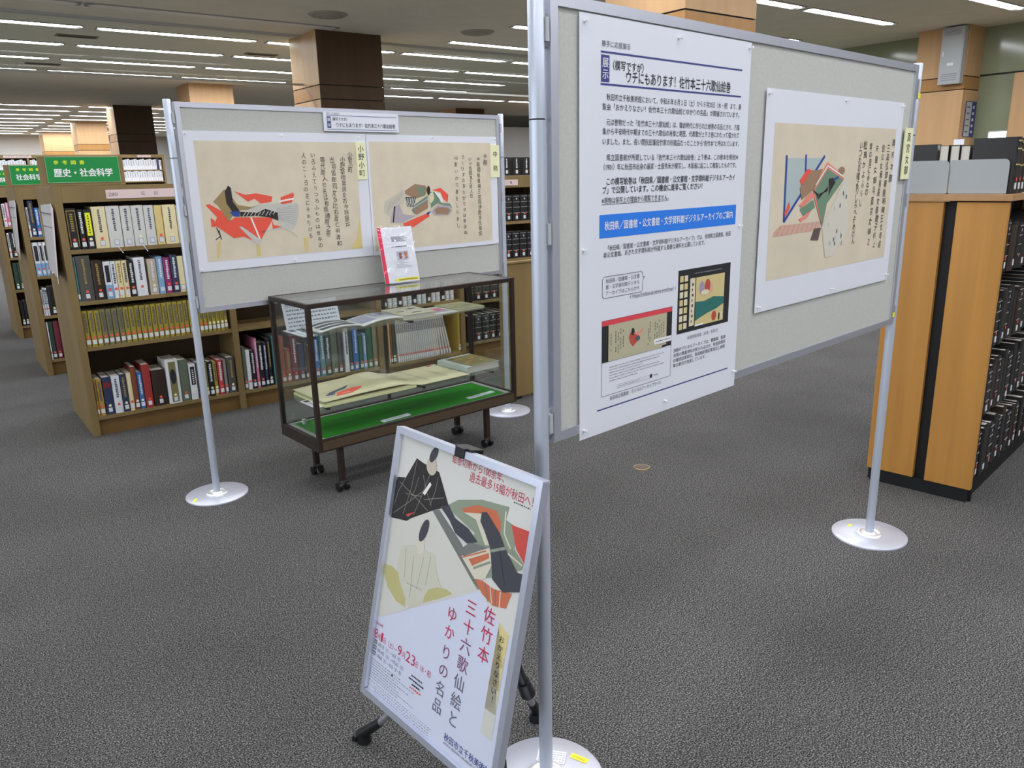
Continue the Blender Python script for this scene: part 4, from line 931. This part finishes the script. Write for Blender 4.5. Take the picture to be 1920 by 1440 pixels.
def shelf_row(specs, y, z, where, group, depth=.2, parts=True):
    """specs: (x0, x1, top, colour, mark, sticker); one book each"""
    seen = {}
    for i, sp in enumerate(specs):
        x0, x1, top, c, mk, st = sp[:6]
        g = .0008
        dy = sp[6] if len(sp) > 6 else 0
        o = make_book(x1-x0-2*g, top-z-.001, depth, c, mk, st, st is not False, parts, i)
        if len(sp) > 7:
            rb = MB(); L = [(0, .0, .004), (.004, -.012, .003), (.012, -.018, -.008), (.02, -.016, -.024), (.026, -.02, -.034)]
            for p, q in zip(L, L[1:]): rb.add([(.03+p[0], p[1], p[2]), (.034+p[0], p[1], p[2]), (.034+q[0], q[1], q[2]), (.03+q[0], q[1], q[2])], [(0, 1, 2, 3)], LABEL)
            rb.build('ribbon', o)
        place_book(o, x0+g, y+dy, z+.0005, '%s book, %s from left, %s' % (c, ORD[i], where), group)

# ------------------------------------------------------------------ bookcases
def bookcase(label, x, y, ends, shelves, H=1.48, depth=.30, double=.74, head=1.388, kick=.098):
    """ends: x of the uprights relative to x; shelves: a list of shelf heights for each bay"""
    t = thing('bookcase', label, 'bookcase', (x, y, 0))
    for i, e in enumerate(ends):
        full = i in (0, len(ends)-1)
        MB().box(e, e+.04, 0, double if full else double, 0, H, WOOD).build('side_panel' if full else 'divider', t, bevel=.002)
    for i in range(len(ends)-1):
        a, b = ends[i]+.0402, ends[i+1]-.0002
        for z in shelves[i]: MB().box(a, b, .004, depth, z-.024, z, WOOD).build('shelf', t, bevel=.0015)
        MB().box(a, b, .02, .045, 0, shelves[i][-1]-.0245, mat('kick_wood', (104, 78, 42), .5, noise=.12, scale=6, stretch=(1.2, 1.2, .12))).build('kick_plate', t)
        MB().box(a, b, .003, .028, head, H-.0005, WOOD).build('header', t)
        MB().box(a, b, depth+.02, depth+.03, .0, H-.02, mat('back_board', (76, 60, 40), .6)).build('back_board', t)
        MB().box(a, b, .0285, double-.01, H-.022, H-.0005, WOOD).build('top_board', t)
    return t
YA, XA = 5.137, .65
endsA = [0, .895, 1.95, 2.685, 3.58]
shA = [[1.123, .824, .55, .122]]*3 + [[1.123, .824, .515, .185]]
bookcase('long olive brown bookcase behind the left board, nearest of the shelf rows', XA, YA, endsA, shA)
bookcase('second olive brown bookcase row, behind the nearest one at left', .655, 7.143, [0, .895, 1.79], [[1.104, .80, .485, .13]]*2)
bookcase('third olive brown bookcase row, partly cut by the left edge of the photo', .65, 9.15, [0, .895, 1.79], [[1.11, .81, .49, .13]]*2)
t = bookcase('tall far bookcase under the light columns, showing two rows of white books', 1.22, 19.6, [0, .89, 1.78, 2.67, 3.56], [[1.80, 1.55, 1.25, .9, .5, .1]]*4, 2.13, .28, .3, 2.06)

F = YA+.006
W1 = 'top shelf of the nearest bookcase'
shelf_row([(.692, .749, 1.358, 'black', 'frame', 'red'), (.752, .783, 1.35, 'black', 'light', 'red'), (.785, .826, 1.348, 'black', 'yellowband', 'yellow'),
  (.828, .901, 1.362, 'cream', 'dark', 'red'), (.903, .977, 1.363, 'pale grey', 'dark', None, 0, 1), (.980, 1.038, 1.361, 'pale grey', 'dark', None), (1.040, 1.107, 1.361, 'pale grey', 'dark', 'yellow', 0, 1),
  (1.109, 1.165, 1.359, 'pale grey', 'dark', None), (1.168, 1.212, 1.357, 'tan', None, 'red'), (1.215, 1.292, 1.358, 'cream', 'dark', 'yellow'), (1.295, 1.36, 1.352, 'cream', 'dark', 'yellow'), (1.363, 1.42, 1.35, 'pale grey', 'dark', None), (1.423, 1.48, 1.352, 'pale grey', 'dark', None)],
  F, 1.123, W1, 'books on the top shelf of the nearest bookcase', .21)
W2 = 'second shelf of the nearest bookcase'
shelf_row([(.691, .704, 1.085, 'teal', None, None), (.705, .780, 1.088, 'dark grey', 'gold', 'red'), (.782, .842, 1.054, 'dark brown', 'gold', 'red'), (.844, .882, 1.045, 'white', 'bluefoot', 'red'),
  (.883, .911, 1.044, 'white', 'dark', 'red'), (.912, .942, 1.044, 'cream', 'gold', 'red'), (.943, .974, 1.044, 'cream', 'dark', 'red'), (.977, 1.010, 1.039, 'black', 'light', 'red'),
  (1.012, 1.074, 1.056, 'white', 'dark', 'red'), (1.087, 1.137, 1.042, 'beige', 'light', 'yellow'), (1.139, 1.176, 1.052, 'light blue', 'light', None), (1.178, 1.218, 1.043, 'magenta', 'light', 'red'),
  (1.220, 1.261, 1.056, 'navy', 'light', 'red'), (1.262, 1.296, 1.045, 'cream', None, None), (1.298, 1.34, 1.04, 'white', 'dark', 'red'), (1.342, 1.38, 1.05, 'navy', 'light', 'red')],
  F, .824, W2, 'books on the second shelf of the nearest bookcase', .2)
n = 28; x = .692; sp = []
for i in range(n):
    w_ = .0315 if i < 20 else .026
    sp.append((x, x+w_-.001, .768-.001*(i % 3) - (.012 if i > 22 else 0), 'olive yellow' if i not in (3, 4, 5, 6) else 'olive', 'dark', 'red' if i < 23 else 'yellow', .008 if i % 9 == 0 else 0)); x += w_
shelf_row(sp, F, .55, 'third shelf of the nearest bookcase', 'olive yellow set on the third shelf', .19)
W4 = 'bottom shelf of the nearest bookcase'
r4 = [(.692, .706, .351, 'ochre', 'dark', 'red'), (.707, .738, .350, 'ochre', 'dark', 'red'), (.741, .788, .356, 'navy', 'redtag', 'yellow'), (.791, .838, .354, 'white', 'dark', 'red'), (.840, .874, .358, 'navy', 'gold', 'yellow'), (.876, .904, .361, 'cream', None, 'red'),
 (.905, .935, .396, 'brown', None, 'yellow'), (.936, .966, .355, 'blue', 'light', 'yellow'), (.968, 1.015, .399, 'red', None, 'red'), (1.019, 1.098, .354, 'dark brown', None, 'red'), (1.105, 1.182, .405, 'white', 'box', 'yellow', -.012), (1.184, 1.240, .394, 'grey green', None, 'red'),
 (1.244, 1.288, .356, 'white', 'blackband', 'yellow'), (1.291, 1.328, .36, 'dark grey', 'gold', 'red'), (1.333, 1.360, .354, 'olive', None, 'yellow'), (1.362, 1.394, .356, 'black', 'light', 'yellow'), (1.396, 1.420, .35, 'olive yellow', 'dark', 'yellow'), (1.424, 1.458, .358, 'pinkish red', 'light', 'red'), (1.462, 1.483, .353, 'grey', None, 'red'), (1.487, 1.540, .362, 'dark grey', 'gold', 'yellow')]
shelf_row(r4, F+.004, .122, W4, 'books on the bottom shelf at left', .2)
W5 = 'bottom shelf behind the glass case'
r5 = [(1.592, 1.614, .42, 'grey green', None, 'red'), (1.616, 1.645, .392, 'white', 'light', 'red'), (1.648, 1.675, .388, 'black', 'light', 'red'), (1.68, 1.699, .465, 'pink', 'light', 'red'), (1.70, 1.735, .434, 'black', 'light', 'red'), (1.738, 1.76, .43, 'navy', 'light', None),
 (1.764, 1.788, .452, 'black', 'gold', 'yellow'), (1.802, 1.85, .46, 'teal', 'light', None), (1.852, 1.884, .456, 'orange brown', None, 'red'), (1.886, 1.924, .362, 'orange brown', 'gold', 'yellow'), (1.93, 1.978, .446, 'maroon', 'light', 'red'), (1.98, 2.024, .38, 'navy', None, 'red'),
 (2.028, 2.046, .40, 'dark green', None, None), (2.048, 2.082, .36, 'red', None, 'red'), (2.094, 2.134, .413, 'blue', 'light', 'red'), (2.140, 2.178, .44, 'teal', 'light', 'red'), (2.181, 2.222, .416, 'dark green', 'light', 'red'), (2.227, 2.276, .453, 'grey green', None, None),
 (2.281, 2.306, .446, 'dark grey', None, 'red'), (2.329, 2.364, .446, 'white', 'dark', None), (2.366, 2.392, .436, 'dark green', None, 'red'), (2.396, 2.44, .444, 'blue', 'light', 'red'), (2.446, 2.475, .38, 'green', None, 'red'), (2.477, 2.504, .388, 'light blue', 'light', 'red'), (2.508, 2.552, .44, 'green', None, 'red'), (2.556, 2.594, .452, 'olive', None, 'red')]
shelf_row(r5, F+.004, .122, W5, 'books on the bottom shelf behind the glass case', .2)
# third bay: thin brown ones, then the leaning white series
r6 = [(2.648, 2.684, .444, 'dark grey', 'gold', 'red'), (2.687, 2.70, .45, 'tan', None, 'red'), (2.702, 2.716, .452, 'orange brown', None, 'red'), (2.718, 2.746, .45, 'dark green', None, 'yellow')]
shelf_row(r6, F+.004, .122, 'thin ones beside the pale grey series', 'thin brown volumes behind the glass case', .2)
x = 2.762
wproto = None; prev = .03
for i in range(25):
    if wproto is None: wproto = make_book(.0162, .325, .2, 'pale grey', 'top', 'red', True, True, 3); o = wproto
    else: o = copy_tree(wproto)
    lean = .03+.003*i if i < 21 else .09+.03*(i-20)
    if i: x += .0163/math.cos(lean)+.325*(math.tan(lean)-math.tan(prev))+.0004
    prev = lean
    place_book(o, x, F+.004, .1225+.0163*math.sin(lean), 'thin pale grey volume, %s from left, leaning series' % ORD[i], 'thin pale grey series behind the glass case', -lean)
o = make_book(.02, .34, .2, 'olive yellow', None, 'yellow'); place_book(o, 3.31, F+.004, .1225, 'olive yellow book at the right end of the pale grey series', 'thin pale grey series behind the glass case')
# books on the third shelf seen through the top of the case
x = 2.66; i = 0; sp = []
while x < 3.28:
    w_ = .036; sp.append((x, x+w_, .55+.22, 'pale grey' if i % 3 else 'black', 'dark', None)); x += w_+.006; i += 1
shelf_row(sp, F, .55, 'third shelf above the pale grey series', 'pale books on the third shelf above the case', .2)
# black series in the last bay
for z, top, w_, i0, n, nm in ((1.123, 1.332, .074, 4, 9, 'top'), (.824, 1.038, .0375*2-.003, 4, 9, 'second'), (.515, .73, .072, 0, 6, 'third'), (.185, .40, .066, 0, 6, 'lowest')):
    sp = [(3.40+(w_+.006)*i, 3.40+(w_+.006)*i+w_, top, 'black', 'lines', 'red') for i in range(i0, n)]
    shelf_row(sp, F, z, '%s shelf of the last bay' % nm, 'black set in the last bay, %s shelf' % nm, .2)
# things on top of the last bay
for i in range(6):
    o = make_book(.06, .14, .09, 'black', 'light', None, True, False, i); place_book(o, 3.62+.10*i, F+.03, 1.481, 'small black box file, %s from left on top of the last bay' % ORD[i], 'box files on top of the bookcase')
    o['category'] = 'file box'; o.name = 'file_box'
# second and third rows
def small_row(y, rows, where):
    for (z, sp, nm) in rows: shelf_row(sp, y, z, '%s shelf of %s' % (nm, where), 'books of ' + where, .2, False)
small_row(7.149, [(1.104, [(.70, .716, 1.33, 'white', 'dark', 'red'), (.718, .754, 1.378, 'navy', 'gold', 'yellow'), (.756, .786, 1.325, 'blue', 'light', 'red'), (.788, .82, 1.32, 'cream', 'dark', 'red'), (.822, .86, 1.33, 'navy', None, 'red')], 'top'),
  (.80, [(.70, .742, 1.062, 'white', 'bluefoot', 'red'), (.744, .768, 1.062, 'white', 'bluefoot', 'red'), (.77, .815, 1.062, 'white', 'bluefoot', 'red'), (.817, .86, 1.06, 'white', 'bluefoot', 'red')], 'second'),
  (.485, [(.70, .712, .69, 'white', 'dark', 'red'), (.714, .729, .71, 'white', 'blackband', 'red'), (.73, .745, .705, 'white', 'blackband', 'red'), (.748, .81, .713, 'black', None, 'yellow'), (.812, .85, .70, 'white', 'dark', 'red')], 'third'),
  (.13, [(.70, .712, .434, 'white', None, 'red'), (.714, .744, .436, 'dark green', None, 'red'), (.746, .785, .435, 'maroon', None, 'red'), (.787, .83, .433, 'maroon', None, 'yellow')], 'bottom')], 'the second bookcase row')
small_row(9.156, [(1.11, [(.70, .73, 1.33, 'white', 'dark', 'red'), (.732, .76, 1.34, 'pink', 'light', 'red'), (.762, .80, 1.36, 'navy', None, 'red')], 'top'), (.81, [(.70, .72, 1.05, 'white', 'dark', 'red'), (.722, .78, 1.06, 'black', 'light', 'red')], 'second'),
  (.49, [(.70, .74, .76, 'dark green', None, 'yellow'), (.742, .782, .76, 'dark green', None, 'yellow')], 'third'), (.13, [(.70, .73, .38, 'black', None, 'yellow'), (.732, .76, .38, 'black', None, 'yellow'), (.762, .80, .38, 'black', None, 'yellow')], 'bottom')], 'the third bookcase row')
# white books of the tall far bookcase
fw_ = [make_book(.047, .21+.012*i, .18, 'white' if i < 3 else 'navy', 'dark', None, False, False, i) for i in range(4)]
usedf = set()
for bay, nm in ((0, 'first'), (1, 'second'), (2, 'third'), (3, 'fourth')):
    for z, rn in ((1.80, 'upper'), (1.55, 'lower')):
        if bay == 2 or (bay < 2 and z < 1.7): continue
        for i in range(16):
            k = 3 if i in (14,) and bay == 3 else (i*7+bay) % 3
            if z < 1.7: k = min(k, 1)
            src = fw_[k]
            if src.name in usedf: o = src.copy(); COL.objects.link(o)
            else: usedf.add(src.name); o = src
            place_book(o, 1.22+bay*.89+.048+i*.051, 19.61, z+.0005, '%s book, %s from left, %s shelf, %s bay of the tall far bookcase' % ('navy' if k == 3 else 'white', ORD[i], rn, nm), 'white books of the tall far bookcase')
# signs, labels, notices
def sign(x, y, z, big, sub, label, clip=None):
    t = thing('section_sign', label, 'sign', (x, y, z))
    MB().box(-.035, .40, .004, .034, 0, .165, WOOD).build('backing', t, bevel=.002)
    s = Sheet(0, 0); s.slab(0, .375, .018, .16, .004, GREEN); s.rect(.0, .375, .018, .02, mat('sign_edge', (150, 190, 150), .4), 1); s.rect(0, .375, .158, .16, MATS['sign_edge'], 1)
    s.rect(0, .002, .018, .16, MATS['sign_edge'], 1); s.rect(.373, .375, .018, .16, MATS['sign_edge'], 1)
    for i, ch in enumerate(sub): s.text(ch, .042+.0435*i, .042+.0435*i+.0235, .129, .024, SIGNY, 1, bold=.03)
    s.text(big, .036, .336, .073, .048, WHITEP, 1, bold=.035)
    s.build('face', t)
sign(.64, YA+.03, 1.4805, '歴史・社会科学', '参考図書', 'green section sign with yellow and white lettering on top of the nearest bookcase')
sign(.645, 7.17, 1.4805, '社会科学・自然', '参考図書', 'green section sign on top of the second bookcase row')
sign(.64, 9.18, 1.4805, '自然科学・工学', '参考図書', 'green section sign on top of the third bookcase row at the left edge')
def shelf_label(x, y, z, w_, h_, lab, fn):
    s = Sheet(0, 0); s.slab(0, w_, 0, h_, .002, PINK); fn(s); o = s.build('shelf_label', loc=(x, y, z)); tag(o, lab, 'label')
shelf_label(.918, YA-.0005, 1.404, .44, .05, 'pink shelf label with number and two characters on the nearest bookcase', lambda s: (s.text('280', .012, .062, .025, .028, INKS, 1), s.text('伝', .19, .212, .025, .024, INKS, 1), s.text('記', .262, .286, .025, .024, INKS, 1)))
shelf_label(3.66, YA-.0005, 1.404, .27, .045, 'pink shelf label above the black volumes right of the left board', lambda s: s.text('書', .19, .212, .023, .024, INKS, 1))
for x, w_, l in ((1.70, .5, 'pink label at the left on the top of the tall far bookcase'), (4.26, .28, 'pink label on the fourth bay of the tall far bookcase')):
    shelf_label(x, 19.597, 2.07, w_, .045, l, lambda s: s.dashes(.03, w_-.03, .022, .018, INKL, 1, .03, .012, 2))
def notice(x, y, lab):
    mb = MB(); c = mat('notice_grey', (170, 168, 168), .6); c2 = mat('notice_pink', (206, 190, 188), .6)
    mb.add([(0, .56, .0), (-.004, .30, .02), (-.035, .30, .0), (0, .56, -.01)], [(0, 1, 2, 3)], c)
    v = [(-.002, .58, .40), (-.002, .10, .415), (-.012, .58, 0), (-.03, .10, -.01), (.0, .58, .40), (.0, .10, .415), (-.010, .58, 0), (-.028, .10, -.01)]
    mb.add(v, [(0, 2, 3, 1), (4, 5, 7, 6), (0, 1, 5, 4), (2, 6, 7, 3), (0, 4, 6, 2), (1, 3, 7, 5)], c)
    v = [(-.006, .10, .415), (-.012, -.01, .39), (-.034, .10, -.01), (-.05, -.03, -.03), (-.004, .10, .415), (-.010, -.01, .39), (-.032, .10, -.01), (-.048, -.03, -.03)]
    mb.add(v, [(0, 2, 3, 1), (4, 5, 7, 6), (0, 1, 5, 4), (2, 6, 7, 3), (0, 4, 6, 2), (1, 3, 7, 5)], c2)
    for z in (.275, .355): mb.box(-.0115, -.004, .14, .55, z, z+.004, INKS)
    o = mb.build('notice', loc=(x-.0015, y, .97)); tag(o, lab, 'notice')
notice(.65, YA+.02, 'grey paper notice hanging on the end panel of the nearest bookcase')
notice(.655, 7.163, 'grey paper notice hanging on the end panel of the second bookcase row')

# ------------------------------------------------------------------ the oak bookcase at right
RO, RA = Vector((3.585, 1.385, 0)), math.radians(8.4)
t = thing('low_bookcase', 'low double sided bookcase with orange oak end panels and black gap, right edge', 'bookcase', RO, RA)
for y0, y1 in ((0, .195), (.245, .455)): MB().box(0, .028, y0, y1, .062, 1.328, OAK).build('end_panel', t, bevel=.003)
MB().box(.0281, .04, .0, .455, .0, 1.328, BLACK).build('end_core', t)
MB().box(.006, .028, .012, .44, 0, .061, BLACK).build('plinth', t)
MB().box(-.01, 1.29, -.012, .468, 1.332, 1.360, OAKTOP).build('top_board', t, bevel=.002)
MB().box(.0405, 1.25, .222, .235, 0, 1.331, BLACK).build('back_board', t)
MB().box(.0405, 1.25, .02, .221, 0, .078, BLACK).build('plinth', t)
SH = (.102, .405, .715, 1.035)
for z in SH:
    MB().box(.0405, 1.25, .045, .221, z-.02, z, mat('black_shelf', (44, 42, 40), .5)).build('shelf', t)
MB().box(1.25, 1.28, 0, .455, 0, 1.331, OAK).build('end_panel', t)
MB().box(.02, .17, .4555, .4605, .62, .98, BLACKP).build('label_holder', t)
def on_right(x, y, z): return RO + Vector((math.cos(RA)*x-math.sin(RA)*y, math.sin(RA)*x+math.cos(RA)*y, z))
r = random.Random(9)
for si, (z, nm) in enumerate(zip(SH, ('lowest', 'second lowest', 'second highest', 'highest'))):
    x = .046; i = 0
    while x < 1.17:
        w_ = r.uniform(.04, .07); h_ = r.uniform(.205, .25) if si < 3 else r.uniform(.19, .22)
        o = make_book(w_, h_, r.uniform(.16, .195), 'black' if (i+si) % 4 else 'dark brown', 'lines' if i % 3 == 0 else None, 'red' if i % 3 == 0 else None, i % 2 == 0, True, i)
        place_book(o, *on_right(x, -.006+r.uniform(0, .014), z+.0005), '%s volume, %s from left, %s shelf of the oak bookcase' % ('black' if (i+si) % 4 else 'dark brown', ORD[i], nm), 'black volumes on the %s oak shelf' % nm, 0, RA)
        x += w_+.0015; i += 1
# bookends on the top and the books behind them
for y0, y1, lab in ((.02, .238, 'grey steel bookend nearest the right front corner of the oak bookcase top'), (.244, .45, 'grey steel bookend at the rear left of the oak bookcase top')):
    mb = MB(); w_ = y1-y0; o_ = [(0, 0), (w_, 0), (w_, .138)] + [(.02-.02*math.sin(a), .118+.02*math.cos(a)) for a in (0, .4, .8, 1.2, 1.57)]
    Mb = Matrix(((0, 0, 1, 0), (1, 0, 0, 0), (0, 1, 0, .001), (0, 0, 0, 1)))
    be = mat('bookend_grey', (150, 153, 153), .5); mb.prism(o_, 0, .0015, be, Mb); mb.box(0.0015, .12, .01, w_-.01, 0, .001, be)
    o = mb.build('bookend', loc=on_right(.008, y0, 1.361), rotz=RA); tag(o, lab, 'bookend')
zt = 1.3625
sp_ = [(.02, .0, .055, .222, .165, 'black', 'goldbars', 'black book with gilt bands standing first behind the front bookend'), (.08, .0, .05, .215, .165, 'dark brown', 'goldbars', 'dark book with gilt bands standing second behind the front bookend'), (.135, .0, .05, .22, .165, 'black', 'goldbars', 'black book with gilt bands standing third behind the front bookend'), (.19, .0, .05, .21, .165, 'dark brown', 'goldbars', 'dark book with gilt bands standing fourth behind the front bookend')]
for x, y, w_, h_, d_, c, mk, lab in sp_:
    place_book(make_book(w_, h_, d_, c, mk, 'red', True, True, 1), *on_right(x, y, zt), lab, 'books on the oak bookcase top', 0, RA)
for k, (y, h_) in enumerate(((.172, .196), (.212, .198), (.254, .2))):
    o = make_book(.036, h_, .17, 'black', None, None, False, True, k); place_book(o, *on_right(.012+.17, y, zt), 'black book with pale page edges facing left, %s from right on the oak bookcase' % ORD[k], 'books on the oak bookcase top', 0, RA+math.pi/2)
o = make_book(.045, .205, .15, 'black', None, 'red'); o2 = on_right(.06, .45, zt); place_book(o, *o2, 'black book behind the rear bookend on the oak bookcase top', 'books on the oak bookcase top', 0, RA+math.pi)
mb = MB(); mb.prism([(0, 0), (.001, 0), (.001, .04), (0, .04)], 0, .022, PAPER)
tag(mb.build('paper_tag', loc=on_right(.03, .205, zt+.2), rotz=RA), 'small white paper tag sticking up above the page edges on the oak bookcase', 'paper tag')

# cabinet and sign on the right column, panels and window on the right wall
t = thing('wall_cabinet', 'grey steel wall cabinet with louvres high on the right column', 'cabinet', (13.71, 6.22, 2.73))
MB().box(-.12, 0, 0, .34, 0, .85, GREYM).build('body', t, bevel=.004)
MB().box(-.126, -.1205, .012, .328, .012, .838, mat('cabinet_door', (160, 164, 164), .45, .1)).build('door', t, bevel=.002)
lv = MB()
for k in range(4): lv.box(-.131, -.1265, .05, .29, .06+.03*k, .068+.03*k, INKL); lv.box(-.131, -.1265, .05, .29, .73+.022*k, .736+.022*k, INKL)
lv.build('louvre', t)
MB().box(-.135, -.1265, .285, .3, .42, .50, WHITEP).build('handle', t); MB().box(-.129, -.1265, .12, .22, .28, .32, WHITEP).build('name_plate', t)
s = Sheet(0, 0); s.slab(0, .36, 0, .55, .01, NAVY); s.rect(.01, .2, .01, .54, GREYM, 1)
for i in range(5): s.rect(.24, .3, .06+.095*i, .1+.095*i, LABEL, 1); s.rect(.04, .14, .07+.095*i, .09+.095*i, INKS, 2)
o = s.build('floor_guide', loc=(13.86, 6.188, 1.92)); tag(o, 'tall grey and navy guide sign on the right face of the right column', 'sign')
struct(MB().box(14.13, 14.245, 4.2, 5.64, 0, 2.85, COLW).build('wall_panel'))
struct(MB().box(17.2, 19.6, 24.0, 24.1, 0, 3.2, WALLM).build('wall_corner'))
t = struct(bpy.data.objects.new('window_1', None)); COL.objects.link(t); t.location = (14.24, 5.66, 1.76)
MB().box(-.03, 0, 0, .3, 0, .24, GREYM).build('window_frame', t); MB().box(-.034, -.0305, .02, .28, .02, .22, mat('bright_daylight', (250, 252, 255), .5, emit=3.0)).build('lit_pane', t)

COL.objects.unlink(_fo); bpy.data.objects.remove(_fo); bpy.data.curves.remove(_fc)
